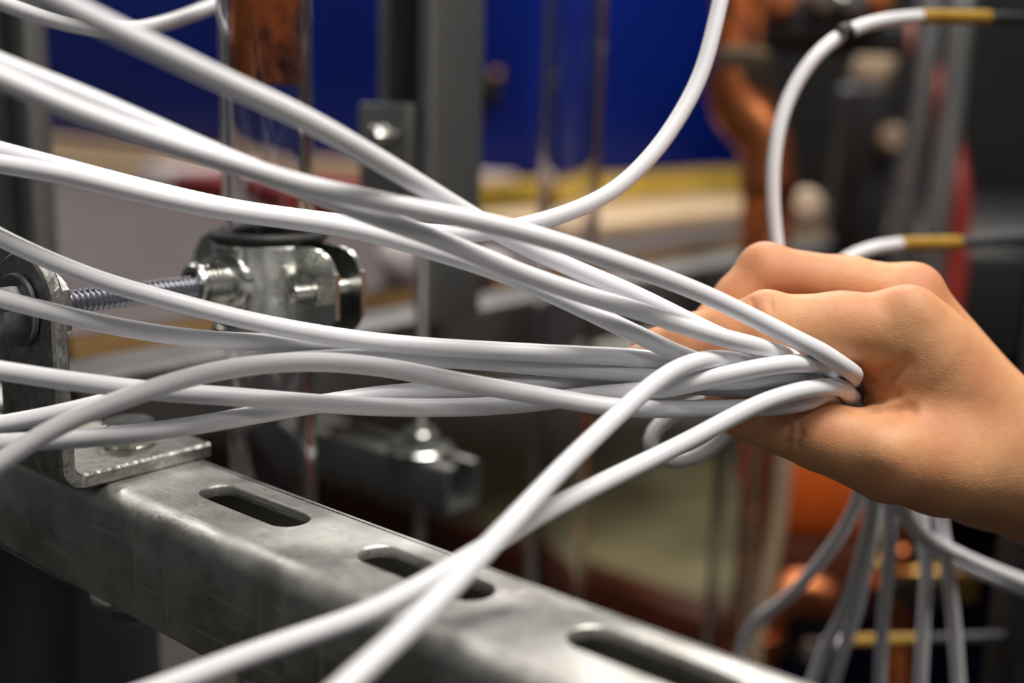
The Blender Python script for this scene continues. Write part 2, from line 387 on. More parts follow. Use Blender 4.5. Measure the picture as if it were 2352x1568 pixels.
# ------------------------------------------------------------------ strut rail with slots
def build_rail():
    s0, s1 = -330.0, 330.0; W = 20.0; TH = 3.0; H = 35.0; R = 6.0; pitch = 65.0; sc = 2.5; sw = 5.6; sl = 20.5
    V = []; Fc = []
    def add(p): V.append(RL(*p)); return len(V) - 1
    def strip(prof, ss):                                              # sweep an open profile (t,h) along s
        idx = [[add((s, t, h)) for (t, h) in prof] for s in ss]
        for i in range(len(ss) - 1):
            for k in range(len(prof) - 1): Fc.append((idx[i][k], idx[i][k + 1], idx[i + 1][k + 1], idx[i + 1][k]))
    def arc(cx, cy, r, a0, a1, k=8): return [(cx + r * math.cos(math.radians(a0 + (a1 - a0) * i / k)), cy + r * math.sin(math.radians(a0 + (a1 - a0) * i / k))) for i in range(k + 1)]
    tl, tr = -W + R, W - R
    r2 = R - TH; lip = 7.0
    front = arc(tl, -R, R, 90, 180) + [(-W, -H + 2)] + arc(-W + 2, -H + 2, 2, 180, 270, 3) + [(-W + lip, -H), (-W + lip, -H + 1.6), (-W + TH, -H + 1.6)] + arc(tl, -R, r2, 180, 90)
    back = arc(tr, -R, R, 90, 0) + [(W, -H + 2)] + arc(W - 2, -H + 2, 2, 0, -90, 3) + [(W - lip, -H), (W - lip, -H + 1.6), (W - TH, -H + 1.6)] + arc(tr, -R, r2, 0, 90)
    strip(front, (s0, s1)); strip(back, (s0, s1))
    cells = [k for k in range(-5, 6)]
    bounds = [s0] + [k * pitch - pitch / 2 for k in cells[1:]] + [s1]
    nseg = 10
    def slot(cx, off, h):
        pts = []; w = sw + off; l = sl + off - w; rc = w * 0.98
        for i in range(nseg + 1): a = math.radians(-90 + 180 * i / nseg); pts.append((cx + l + rc * math.cos(a), sc + w * math.sin(a), h))
        for i in range(nseg + 1): a = math.radians(90 + 180 * i / nseg); pts.append((cx - l + rc * math.cos(a), sc + w * math.sin(a), h))
        return pts
    def plate(a, b, cx, h, off):
        rect = [(a, tl, h)] + [(a + (b - a) * i / 6, tl, h) for i in range(1, 6)] + [(b, tl, h), (b, (tl + tr) / 2, h), (b, tr, h)] + [(b - (b - a) * i / 6, tr, h) for i in range(1, 6)] + [(a, tr, h), (a, (tl + tr) / 2, h)]
        lp = slot(cx, off, h)
        bm = bmesh.new(); o = [bm.verts.new(p) for p in rect]; q = [bm.verts.new(p) for p in lp]; es = []
        for ring_ in (o, q):
            for i in range(len(ring_)): es.append(bm.edges.new((ring_[i], ring_[(i + 1) % len(ring_)])))
        bmesh.ops.triangle_fill(bm, edges=es, use_beauty=True)
        bm.verts.index_update(); base = len(V)
        for v in bm.verts: V.append(RL(*v.co))
        for f in bm.faces: Fc.append(tuple(base + v.index for v in f.verts))
        bm.free()
    for i, k in enumerate(cells):
        cx = k * pitch; a, b = bounds[i], bounds[i + 1]
        plate(a, b, cx, 0.0, 0.55); plate(a, b, cx, -TH, 0.0)
        loops = [[add(p) for p in slot(cx, o_, h_)] for (o_, h_) in ((0.55, 0.0), (0.2, -0.25), (0.0, -0.6), (0.0, -TH))]
        for j in range(3):
            n = len(loops[0])
            for q in range(n): Fc.append((loops[j][q], loops[j][(q + 1) % n], loops[j + 1][(q + 1) % n], loops[j + 1][q]))
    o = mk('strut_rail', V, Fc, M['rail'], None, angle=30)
    me = o.data; bm = bmesh.new(); bm.from_mesh(me); bmesh.ops.remove_doubles(bm, verts=bm.verts, dist=1e-6)
    bmesh.ops.recalc_face_normals(bm, faces=bm.faces); bm.to_mesh(me); bm.free()
    me.shade_smooth(); me.set_sharp_from_angle(angle=math.radians(30))
    return tag(o, 'scuffed galvanised strut rail with long slots under the angle bracket', 'rail')
build_rail()

# ------------------------------------------------------------------ angle bracket, its bolts, threaded rod and pipe clamp
def build_bracket():
    sa, sb = -43.0, -75.0; TH = 4.6; ti = -25.0; to = ti - TH; Rb = 2.6; hb = 0.05; hc = 50.2; Rt = 16.0; sc_ = (sa + sb) / 2
    V = []; Fc = []
    prof_o = [(19.0, hb), (8, hb), (-6, hb)]; prof_i = [(19.0, hb + TH), (8, hb + TH), (-6, hb + TH)]
    for i in range(9):
        a = math.radians(270 - 90 * i / 8); cx, cy = ti + Rb, hb + TH + Rb
        prof_o.append((cx + (Rb + TH) * math.cos(a), cy + (Rb + TH) * math.sin(a))); prof_i.append((cx + Rb * math.cos(a), cy + Rb * math.sin(a)))
    prof_o.append((to, hc)); prof_i.append((ti, hc))
    ch = 0.7                                                          # worn, rolled edges
    def row(t_in_out, s, inset):
        (to_, ho_), (ti_, hi_) = t_in_out
        return (to_ + (ti_ - to_) * inset, ho_ + (hi_ - ho_) * inset), (ti_ + (to_ - ti_) * inset, hi_ + (ho_ - hi_) * inset)
    sects = []
    for (o, i_) in zip(prof_o, prof_i):
        f = ch / TH
        q = []
        # closed loop: outer edge at sb -> outer at sa -> inner at sa -> inner at sb
        for (s, k) in ((sb + ch, 0.0), (sa - ch, 0.0), (sa, f), (sa, 1 - f), (sa - ch, 1.0), (sb + ch, 1.0), (sb, 1 - f), (sb, f)):
            q.append((s, o[0] + (i_[0] - o[0]) * k, o[1] + (i_[1] - o[1]) * k))
        sects.append(q)
    idx = []
    for q in sects:
        idx.append([len(V) + j for j in range(8)]); V += [RL(*p) for p in q]
    for i in range(len(idx) - 1):
        for j in range(8): Fc.append((idx[i][j], idx[i][(j + 1) % 8], idx[i + 1][(j + 1) % 8], idx[i + 1][j]))
    Fc.append(tuple(idx[0]))
    # rounded top: fan of sections around the half circle
    nA = 20; prev = None
    lo = []; 
    for j in range(nA + 1):
        a = math.radians(180 * j / nA)
        def pt(r, t): return RL(sc_ + r * math.cos(a), t, hc + r * math.sin(a))
        ids = []
        for (r, t) in ((Rt - ch, to), (Rt, to + ch), (Rt, ti - ch), (Rt - ch, ti)):
            ids.append(len(V)); V.append(pt(r, t))
        lo.append(ids)
    for j in range(nA):
        for k in range(3): Fc.append((lo[j][k], lo[j][k + 1], lo[j + 1][k + 1], lo[j + 1][k]))
    Fc.append(tuple(l[0] for l in lo)); Fc.append(tuple(l[3] for l in reversed(lo)))
    o = mk('angle_bracket', V, Fc, M['cast'], None, angle=40)
    return tag(o, 'thick zinc plated angle bracket with rounded top bolted on the slotted rail', 'bracket')
build_bracket()

def hex_bolt(name, base, axis, flat, hh, washer_r, washer_h, m, label, rot=0.0, shank=0.0, shank_r=0.004, group=None):
    base = np.array(base); ax = np.array(axis, float); ax /= np.linalg.norm(ax)
    t = thing(name, base, label, 'bolt', group)
    V, Fc = hex_g(base + ax * washer_h, ax, flat, hh, rot=rot); mk('bolt_head', V, Fc, m, t, angle=25)
    ring('washer', base, ax, flat * 0.5, washer_r, washer_h, m, t, seg=40, bev=0.0004)
    if shank: lathe('shank', base - ax * shank, ax, [(0, shank_r), (shank + washer_h, shank_r)], m, t, seg=20)
    return t
bb = hex_bolt('hex_bolt', RL(-60.5, 2.0, 4.7), Z, 0.0076, 0.0064, 0.0080, 0.0006, M['zinc'], 'zinc hex bolt fixing the foot of the angle bracket to the rail', rot=0.35, shank=0.058, shank_r=0.0048)
ring('lower_washer', RL(-60.5, 2.0, -45.0), Z, 0.0050, 0.0138, 0.0018, M['zinc'], bb)
V, Fc = hex_g(RL(-60.5, 2.0, -45.0), -Z, 0.0076, 0.0064); mk('lower_nut', V, Fc, M['zinc_dark'], bb, angle=25)
lathe('spacer', RL(-60.5, 2.0, -43.3), Z, [(0, 0.0085), (0.0402, 0.0085)], M['zinc_dark'], bb)
hex_bolt('hex_bolt', RL(-59, -29.7, 50.2), -N, 0.0066, 0.0072, 0.0102, 0.0020, M['zinc_dark'], 'dark hex bolt with washer on the upright plate of the angle bracket', rot=0.2)
V, Fc = hex_g(RL(-59, -25.0, 50.2), N, 0.0100, 0.0050, rot=0.5)
tag(mk('lock_nut', V, Fc, M['cast'], None, angle=25), 'worn hex nut on the rod behind the angle bracket plate', 'nut')
V, Fc = thread_g(RL(-59, -22, 50.4), N, 0.052, 0.0036, 0.00175, 0.0009, seg=28, per=8)
tag(mk('threaded_rod', V, Fc, M['rod'], None, angle=70), 'dark steel threaded rod running from the angle bracket to the pipe clamp', 'threaded rod')

TC = (-59.5, 55.6)                                                    # tube axis in rail frame
def build_clamp():
    base = RL(TC[0], TC[1], 33.0)
    t = thing('pipe_clamp', base, 'zinc pipe clamp with black rubber lining gripping the copper-filled clear tube', 'pipe clamp')
    Ri, Ro = 16.6, 18.2; h0, h1 = 34.5, 63.0
    def half(sgn, name):
        V = []; Fc = []; path = []
        ear = 37.0; gap = -2.0 if sgn < 0 else 7.0
        # plan path (s,t): left ear, half ring, right ear, outer then inner side
        a0 = math.asin(min(1, (abs(gap) + 1.8) / Ro)); a1 = math.asin(abs(gap) / Ri)
        outer = [(-ear, gap), (-ear, gap + 1.8 * sgn)] ; inner = []
        op = [(-ear, gap + 1.8 * sgn)]; ip = [(-ear, gap)]
        n = 22
        for i in range(n + 1):
            a = math.pi - a0 - (math.pi - 2 * a0) * i / n
            op.append((Ro * math.cos(a), sgn * Ro * math.sin(a)))
            ai = math.pi - a1 - (math.pi - 2 * a1) * i / n
            ip.append((Ri * math.cos(ai), sgn * Ri * math.sin(ai)))
        for e_ in (22, 25, 28, 31, 33, 34.5, 35.7, 36.5, ear):
            op.append((e_, gap + 1.8 * sgn)); ip.append((e_, gap))
        for e_ in (36.5, 35.7, 34.5, 33, 31, 28, 25, 22):
            op.insert(len([1 for q in op if q[0] < -e_]), (-e_, gap + 1.8 * sgn)); ip.insert(len([1 for q in ip if q[0] < -e_]), (-e_, gap))
        m_ = len(op); rows = []
        hs = (h0, h1)
        for (pts) in (op, ip):
            for q, h in enumerate(hs):
                r_ = []
                for j, (s, tt) in enumerate(pts):
                    hh = h
                    e = (abs(s) - 22) / 15.0
                    if e > 0: hh = (h0 + h1) / 2 + (h - (h0 + h1) / 2) * max(0.2, 1 - min(e, 1) ** 3.2) ** 0.42   # ears rounded off
                    r_.append(len(V)); V.append(RL(TC[0] + s, TC[1] + tt, hh))
                rows.append(r_)
        ob, ot, ib, it = rows
        for j in range(m_ - 1):
            Fc.append((ob[j], ob[j + 1], ot[j + 1], ot[j])); Fc.append((ib[j], it[j], it[j + 1], ib[j + 1]))
            Fc.append((ot[j], ot[j + 1], it[j + 1], it[j])); Fc.append((ob[j], ib[j], ib[j + 1], ob[j + 1]))
        Fc.append((ob[0], ot[0], it[0], ib[0])); Fc.append((ob[-1], ib[-1], it[-1], ot[-1]))
        # subdivide ears a little for the rounded outline
        return mk(name, V, Fc, M['zinc'], t, angle=40)
    h_near = half(-1, 'clamp_half'); half(1, 'clamp_half')
    # raised rim beads at top and bottom of the ring
    for hh in (h0 + 0.6, h1 - 0.6):
        C = np.array([RL(TC[0] + 18.3 * math.cos(a), TC[1] - 18.3 * math.sin(a), hh) for a in np.linspace(0.25, math.pi - 0.25, 40)])
        V, Fc = sweep_g(C, 0.0006, 8); mk('rim_bead', V, Fc, M['zinc'], h_near, angle=60)
    V, Fc = ring_g(RL(TC[0], TC[1], 30.2), Z, 0.0152, 0.0165, 0.0358, 48, 0.0004)
    lin_ = mk('rubber_lining', V, Fc, M['rubber'], t)
    for (hh) in (31.0, 63.1):
        V, Fc = ring_g(RL(TC[0], TC[1], hh), Z, 0.0152, 0.0195, 0.0034, 48, 0.0012); mk('rubber_rim', V, Fc, M['rubber'], lin_)
    # boss: dome and ribbed connection nut towards the rod
    mm = 0.001
    dp = [((0.2 + 4.2 * math.sin(math.radians(a))) * mm, (3.2 + 7.4 * math.cos(math.radians(a))) * mm) for a in (0, 15, 30, 45, 58, 70, 80)]
    lathe('dome', RL(TC[0], TC[1] - 15.4, 50.5), -N, [(-0.4 * mm, 11.0 * mm)] + dp, M['zinc'], t, seg=36, close=False)
    prof = [(0, 6.9 * mm)]
    for i in range(6):
        b = 0.8 + i * 1.85; prof += [(b * mm, 6.9 * mm), ((b + .45) * mm, 6.3 * mm), ((b + .85) * mm, 6.3 * mm), ((b + 1.3) * mm, 6.9 * mm)]
    prof += [(13.2 * mm, 7.0 * mm), (14.0 * mm, 6.5 * mm), (14.0 * mm, 4.6 * mm), (11.0 * mm, 4.1 * mm)]
    lathe('ribbed_nut', RL(TC[0], TC[1] - 16.2, 50.5), -N, prof, M['zinc'], t, seg=36, close=False)
    # clamping screws through both ears (right one with its long thread towards the rod side)
    for s_, tip in ((29.0, 11.0), (-29.0, 8.0)):
        V, Fc = thread_g(RL(TC[0] + s_ - 0.0, TC[1] - 3.5 - tip, 50.0), N, (tip + 14) * mm, 0.0029, 0.0013, 0.0006, 20, 6)
        sc = mk('clamp_screw', V, Fc, M['zinc'], t, angle=70)
        V, Fc = hex_g(RL(TC[0] + s_, TC[1] - 3.7, 50.0), -N, 0.0050, 0.0040, rot=0.3); mk('screw_nut', V, Fc, M['zinc'], sc, angle=25)
        lathe('screw_head', RL(TC[0] + s_, TC[1] + 8.8, 50.0), N, [(0, 5.6 * mm), (1.6 * mm, 5.5 * mm), (3.0 * mm, 4.0 * mm), (3.4 * mm, 2.0 * mm)], M['zinc'], sc, seg=24)
    # illegible raised casting marks in a column on the near half
    g = []
    marks = [(-7.2, 0.0, 0.9, 1.1), (-5.3, 0.5, 1.3, .5), (-4.2, -0.4, 1.8, .45), (-3.0, 0.3, 1.1, .45), (-1.9, -0.7, 1.9, .45), (-0.7, 0.2, 1.2, .5), (0.5, -1.0, 1.0, .5), (0.7, 1.0, 0.8, .5), (1.8, 0.0, 1.5, .45), (3.0, -0.2, 1.4, .45), (4.1, 0.3, 1.0, .6), (6.0, 0.0, 1.1, .9), (2.6, -2.6, 0.7, .5)]
    for (dh, ds, hw, hh) in marks:
        a = math.radians(-25.0); a2 = a + ds / 18.5
        c = RL(TC[0] + 18.3 * math.cos(a2), TC[1] + 18.3 * math.sin(a2), 50 - dh)
        tang = (-U * math.sin(a2) + N * math.cos(a2)); nor = (U * math.cos(a2) + N * math.sin(a2))
        g.append(box_g(c, tang * hw * 1.25 * mm, nor * 0.9 * mm, Z * hh * mm, 0.00022))
    V, Fc = merge(*g); mk('raised_marks', V, Fc, M['zinc'], h_near)
    return t
build_clamp()

# clear tube with copper rod inside
def clear_tube(name, axis_pt, z0, z1, r_out, wall, label):
    V, Fc = ring_g((axis_pt[0], axis_pt[1], z0), Z, r_out - wall, r_out, z1 - z0, 48, 0.0005)
    return tag(mk(name, V, Fc, M['clear'], None), label, 'tube')
tp = RL(TC[0], TC[1], 0)
clear_tube('clear_tube', tp, 0.62, 1.62, 0.0150, 0.0030, 'clear acrylic tube with copper rod in its top, held by the pipe clamp')
zc = P(620, 195, 380)[2]
lathe('copper_rod', (tp[0], tp[1], zc), Z, [(0, 0.0108), (0.0006, 0.0114), (0.33, 0.0114)], M['copper_old'], None, seg=40)
tag(bpy.data.objects['copper_rod'], 'blotchy oxidised copper rod inside the clear tube', 'rod')
tp2 = P(1312, 300, 560)
clear_tube('clear_tube', tp2, 0.62, 1.62, 0.0158, 0.0030, 'empty clear tube standing between the grey strut post and the copper elbow')

# ------------------------------------------------------------------ film-faced board with the blue cabinet on it
corner = P(165, 770, 500); ZB = corner[2]
bd = thing('plywood_board', corner + (-U * 0.45 + N * 0.7) - Z * 0.021, 'dark film-faced plywood board with bare tan edge', 'board')
XR = 0.300                                                            # the machine stands to the right of this
def n_to_x(p, x): return (x - p[0]) / N[0]                            # length along N until x is reached
kc = on_z(1250, 500, ZB)                                              # near corner of the beams in front of the cabinet
def slab(name, poly, z0, z1, m, parent):
    n = len(poly); V = [(x, y, z0) for x, y in poly] + [(x, y, z1) for x, y in poly]
    return mk(name, V, [tuple(range(n)), tuple(range(n, 2 * n))] + [(q, (q + 1) % n, n + (q + 1) % n, n + q) for q in range(n)], m, parent, smooth=False)
b1 = corner + N * n_to_x(corner, XR); b2 = b1 + np.array([0, 0.75, 0]); b4 = corner - U * 1.5; b3 = b4 + N * 1.0
BP = [(q[0], q[1]) for q in (corner, b1, b2, b3, b4)]                # board sawn off beside the machine
slab('top_film', BP, ZB - 0.001, ZB, M['film'], bd); slab('core', BP, ZB - 0.021, ZB - 0.001, M['ply'], bd)
def to_rl(X): d = (np.array(X) - RO) * 1000; return np.array([d @ U, d @ N, d[2]])
def hit_s(px, py, s):                                                 # pixel ray on the plane s = const (mm)
    r = ray(px, py); k = (s / 1000.0 + (RO - CAM) @ U) / (r @ U); return CAM + r * k

zbox('yellow_beam', kc - U * 0.06, 0.06, n_to_x(kc, XR - 0.01), ZB, ZB + 0.030, M['yellow'], None, 0.002)
tag(bpy.data.objects['yellow_beam'], 'long yellow painted beam lying along the blue cabinet front', 'beam')
zbox('yellow_block', kc - U * 0.215, 0.15, 0.055, ZB, ZB + 0.027, M['yellow'], None, 0.002)
tag(bpy.data.objects['yellow_block'], 'short yellow block at the cabinet corner beside the grey strut post', 'block')
tag(zbox('paper_sheet', kc - U * 0.205 + N * 0.004, 0.13, 0.045, ZB + 0.0275, ZB + 0.034, M['white'], None, 0.001), 'white card lying on the short yellow block', 'card')
tag(zbox('timber_ledge', kc - U * 1.40, 1.16, 0.06, ZB, ZB + 0.034, M['timber'], None, 0.003), 'pale timber batten along the foot of the dark blue cabinet side', 'batten')
cab0 = kc - U * 0.075 + N * 0.070
tag(zbox('blue_cabinet', cab0 - U * 1.5, 1.5, n_to_x(cab0, XR - 0.01), ZB, ZB + 0.34, M['blue'], None, 0.004), 'large glossy blue cabinet standing on the dark board', 'cabinet')
pl = on_z(1380, 590, ZB)
plank0 = kc - U * 0.02 - N * 0.15
tag(zbox('timber_plank', np.array([0, 0, 0]) + RL(to_rl(kc)[0] + 12, to_rl(kc)[1] - 130, 0), 0.120, n_to_x(RL(to_rl(kc)[0] + 132, to_rl(kc)[1] - 130, 0), XR - 0.005), ZB, ZB + 0.012, M['timber'], None, 0.002), 'pale timber plank lying in front of the yellow beam', 'plank')
# red carton and white packet on the board by the clear tube
rp = on_z(390, 455, ZB)
rb = thing('red_carton', rp, 'flat dark red carton with white end beside the copper-filled tube', 'carton')
zbox('carton_body', rp, 0.26, 0.10, ZB, ZB + 0.026, M['red'], rb, 0.002)
zbox('carton_end', rp - U * 0.06, 0.06, 0.10, ZB, ZB + 0.030, M['white'], rb, 0.002)
tag(zbox('wood_strip', on_z(140, 385, ZB) - N * 0.065, 0.32, 0.05, ZB, ZB + 0.018, M['timber'], None, 0.002), 'short wooden strip behind the red carton', 'strip')

# crumpled pale packet between the pipe clamp and the thin threaded rod
def blob(name, c, rx, ry, rz, m, label, cat, seed, amp=0.25):
    rng = np.random.RandomState(seed); bm = bmesh.new(); bmesh.ops.create_icosphere(bm, subdivisions=3, radius=1.0)
    ph = rng.rand(6, 3) * 6; fr = rng.randn(6, 3) * 2.2
    V = []
    for v in bm.verts:
        p = np.array(v.co); k = 1 + amp * sum(math.sin(fr[i] @ p + ph[i, 0]) for i in range(6)) / 3
        V.append(np.array(c) + np.array([p[0] * rx, p[1] * ry, p[2] * rz]) * k)
    bm.verts.index_update(); Fc = [[v.index for v in f.verts] for f in bm.faces]; bm.free()
    return tag(mk(name, V, Fc, m, None, angle=30), label, cat)
blob('crumpled_wrapper', on_z(908, 650, ZB) + Z * 0.0135, 0.012, 0.012, 0.013, M['white'], 'crumpled pale wrapper behind the ear of the pipe clamp', 'wrapper', 3)
blob('crumpled_wrapper', on_z(1120, 633, ZB) + Z * 0.0075, 0.012, 0.010, 0.007, M['white'], 'small crumpled white wrapper at the foot of the grey strut post', 'wrapper', 5)

# ------------------------------------------------------------------ strut posts and beams behind
c = P(955, 300, 500)
def post(name, corner_px, d, w, z0, z1, m, label, dep=None):
    """upright channel, open side facing -N; corner_px = near edge between its two visible faces"""
    q = P(*corner_px, d); dep = dep or w; ctr = q - U * w / 2 + N * dep
    o = channel(name, (ctr[0], ctr[1], z0), Z, z1 - z0, U, -N, w, dep, 0.0022, w * 0.21, m); return tag(o, label, 'strut')
cq = P(990, 300, 500); zj = P(955, 478, 500)[2]; zf = P(1040, 735, 530)[2]
sp = thing('strut_post', (cq[0], cq[1], zf), 'grey upright strut post with open channel, between the two clear tubes', 'strut')
ctr = cq - U * 0.0175 + N * 0.035
channel('upper_channel', (ctr[0], ctr[1], zj), Z, 1.75 - zj, U, -N, 0.035, 0.035, 0.0022, 0.0074, M['galv'], sp)
zbox('lower_leg', cq - U * 0.0100, 0.0100, 0.035, zf, zj, M['galv'], sp, 0.0012)
q = P(70, 300, 470)
post('strut_post', (66, 300), 470, 0.041, P(50, 1180, 470)[2], 1.75, M['galv'], 'dull upright strut post behind the angle bracket', 0.011)
b0 = to_rl(P(880, 748, 530))
bs = RL(b0[0], 30.0, b0[2] - 17)
o = channel('strut_beam', bs, N, n_to_x(bs, XR - 0.02), Z, -U, 0.034, 0.034, 0.0022, 0.008, M['grey_steel'])
tag(o, 'grey horizontal strut beam running back under the timber plank', 'strut')
# sliding plate with bolt on the middle post
pc = P(890, 350, 478)
pp = thing('mounting_plate', pc - Z * 0.02, 'square clamp plate with a shiny bolt on the grey strut post', 'plate')
zbox('plate', P(824, 300, 486), 0.030, 0.004, P(890, 470, 478)[2], P(890, 238, 478)[2], M['galv'], pp, 0.0008)
V, Fc = hex_g(P(880, 320, 470), -N, 0.0055, 0.006, rot=0.2); mk('bolt_head', V, Fc, M['zinc'], pp, angle=25)
lathe('bolt_stud', P(884, 316, 462), -N, [(-0.006, 0.003), (0.004, 0.003), (0.0055, 0.002)], M['zinc'], pp, seg=20)
# brass stud bolt poking out of the right side of the middle post
def hit_t(px, py, t):
    r = ray(px, py); k = (t / 1000.0 + (RO - CAM) @ N) / (r @ N); return CAM + r * k
bq = hit_t(1135, 210, to_rl(cab0)[1])
st = thing('cabinet_latch', bq, 'black and brass screw latch on the blue cabinet beside the grey strut post', 'latch')
lathe('latch_base', bq, -N, [(0, 0.013), (0.010, 0.013), (0.012, 0.011)], M['black'], st, seg=24)
lathe('latch_knob', bq - N * 0.012, -N, [(0, 0.008), (0.008, 0.010), (0.022, 0.010), (0.026, 0.006)], M['black'], st, seg=24)
for (du, dz) in ((-0.016, 0.012), (0.010, 0.016), (-0.018, -0.020)):
    lathe('latch_screw', bq + U * du + Z * dz - N * 0.004, -N, [(0, 0.006), (0.008, 0.006), (0.011, 0.004)], M['brass'], st, seg=20)

# mini channel with washer, nut and thin threaded rod
mc = to_rl(P(1026, 1078, 480)); wM = 0.021
o = channel('mini_channel', RL(mc[0] - 230, mc[1] + 10.5, mc[2] - 21), U, 0.230, N, Z, wM, wM, 0.002, 0.0058, M['galv'])
tag(o, 'short open strut channel ending under a large washer', 'channel')
wpos = RL(mc[0] - 26, mc[1] + 10.5, mc[2] + 0.2)
nb = thing('flange_nut', wpos, 'shiny nut on a big round washer on the short open channel', 'nut')
ring('washer', wpos, Z, 0.0034, 0.0145, 0.0022, M['zinc'], nb, 40, 0.0008)
V, Fc = hex_g(wpos + Z * 0.0022, Z, 0.0072, 0.0075, rot=0.1); mk('hex_nut', V, Fc, M['zinc'], nb, angle=25)
V, Fc = thread_g(wpos - Z * 0.05, Z, 0.155, 0.0028, 0.0011, 0.0004, 16, 5)
tag(mk('thin_rod', V, Fc, M['galv'], None, angle=70), 'thin upright threaded rod standing in the big washer and nut', 'threaded rod')

# ------------------------------------------------------------------ lower bench with red-brown edge
ZL = CAM[2] + ray(1328, 1380)[2] * 0.86
e0 = on_z(1328, 1335, ZL)
bn = thing('low_bench', e0 + N * 0.3 - Z * 0.04, 'low olive beige bench with red-brown wooden edge behind the slotted rail', 'bench')
zbox('bench_top', e0 - U * 1.2 + N * 0.03, 1.32, 0.42, ZL - 0.03, ZL, M['bench'], bn, 0.002)
zbox('edge_strip', e0 - U * 1.2, 1.32, 0.03, ZL - 0.05, ZL + 0.006, M['redwood'], bn, 0.003)
for s_ in (-1.0, 0.06): zbox('bench_leg', e0 + U * s_ + N * 0.05, 0.05, 0.05, 0.0, ZL - 0.03, M['darkgrey'], bn, 0.002)

# ------------------------------------------------------------------ right-hand apparatus (far, out of focus)
def vpipe(name, px, py, d, r, z0, z1, m, label, cat='pipe'):
    q = P(px, py, d); return tag(lathe(name, (q[0], q[1], z0), Z, [(0, r), (z1 - z0, r)], m, None, seg=28), label, cat)
# black machine housing and its front items
hb = P(2060, 300, 900)
XA = np.array([1.0, 0, 0]); YA = np.array([0, 1.0, 0])
hz = thing('machine_housing', (XR + 0.16, 1.57, 0.0), 'tall black machine housing behind the hand', 'machine')
zt = CAM[2] + ray(2060, 600)[2] * 0.9
x0 = P(1850, 300, 960)[0]
box('housing_body', (XR + 0.012 + 0.32, 1.55, 1.43), (0.32, 0, 0), (0, 0.12, 0), (0, 0, 0.39), M['black'], hz, 0.004)
box('housing_shelf', (XR + 0.012 + 0.32, 1.175, P(2060, 585, 900)[2]), (0.32, 0, 0), (0, 0.255, 0), (0, 0, 0.010), M['darkgrey'], hz, 0.002)
box('housing_foot', (XR + 0.16, 1.57, 0.52), (0.13, 0, 0), (0, 0.09, 0), (0, 0, 0.52), M['navy'], hz, 0.004)
# grey cylinder (actuator) with cap, pale knobs
q = P(1985, 330, 880)
ac = thing('actuator', q - Z * 0.10, 'dull grey actuator cylinder with pale cap in front of the black housing', 'actuator')
lathe('cylinder', q - Z * 0.075, Z, [(0, 0.020), (0.006, 0.023), (0.115, 0.023), (0.120, 0.018)], M['darkgrey'], ac, seg=28)
lathe('cap', q + Z * 0.046, (0.25, -0.1, 1), [(0, 0.014), (0.004, 0.016), (0.022, 0.015), (0.030, 0.009)], M['beige'], ac, seg=24)
q = P(2040, 320, 860)
lathe('side_knob', q, (0, -1, 0.1), [(0, 0.010), (0.012, 0.010), (0.015, 0.007)], M['beige'], ac, seg=24)
q = P(1845, 475, 800)
kn = thing('round_knob', q, 'round beige knob beside the copper pipe foot', 'knob')
lathe('knob_cap', q, (-0.1, -1, 0.2), [(0, 0.008), (0.003, 0.0118), (0.012, 0.0118), (0.016, 0.008)], M['beige'], kn, seg=28)
lathe('knob_stem', q, (0.1, 1, 0), [(0, 0.004), (0.12, 0.004)], M['darkgrey'], kn, seg=16)
# two thin grey tubes and a red hose in front of the housing
tag(hose('thin_tube', [(2245, -90, 690), (2215, 0, 690), (2185, 250, 700), (2150, 530, 710), (2140, 620, 715), (2130, 760, 720)], 0.0075, M['galv']), 'thin grey tube slanting down past the red hose', 'tube')
tag(hose('thin_tube', [(2150, -90, 740), (2140, 0, 740), (2110, 250, 740), (2075, 520, 740), (2065, 640, 740), (2055, 780, 740)], 0.0085, M['zinc_dark']), 'dull metal tube in front of the black housing beside the grey actuator', 'tube')
tag(hose('red_hose', [(2096, 60, 850), (2116, 125, 822), (2150, 200, 780), (2180, 320, 770), (2200, 430, 760), (2200, 560, 760), (2180, 720, 760)], 0.0075, M['redhose']), 'dark red rubber hose arching beside the thin grey tube', 'hose')

# copper pipe: upright, brass union, elbow and lower socket
cpz = thing('copper_pipe', P(1770, 560, 700), 'copper pipe with soldered elbow beside the blue cabinet', 'pipe')
hose('pipe_upper', [(1690, -160, 690), (1688, 0, 690), (1690, 90, 690), (1690, 150, 690)], 0.0130, M['copper_old'], cpz, 24)
lathe('union_collar', P(1700, 170, 690), (0.05, 0, 1), [(-0.012, 0.015), (-0.008, 0.0175), (0.012, 0.0175), (0.016, 0.014)], M['bronze'], cpz, seg=6)
hose('elbow', [(1682, 170, 690), (1684, 215, 690), (1700, 258, 690), (1732, 290, 690), (1756, 325, 690), (1764, 372, 690), (1764, 430, 690)], 0.0160, M['copper'], cpz, 24, 0.003)
lathe('socket_ring', P(1764, 432, 690), Z, [(-0.004, 0.0168), (0, 0.0176), (0.006, 0.0176), (0.010, 0.0164)], M['copper'], cpz, seg=28)
hose('pipe_lower', [(1762, 430, 690), (1758, 520, 690), (1755, 640, 690), (1745, 900, 690), (1735, 1100, 690)], 0.0145, M['copper_old'], cpz, 24)
tag(hose('copper_capillary', [(1755, -60, 720), (1745, 20, 720), (1735, 110, 720), (1750, 200, 720), (1790, 300, 730), (1810, 420, 740), (1800, 560, 740)], 0.0045, M['copper']), 'thin copper line running down behind the copper elbow', 'pipe')
q = P(1880, 35, 780)
vl = thing('brass_valve', q, 'dark valve body with copper ports above the arching white hose', 'valve')
box('valve_body', q, (0.040, 0, 0), (0, 0.02, 0), (0, 0, 0.016), M['darkgrey'], vl, 0.004)
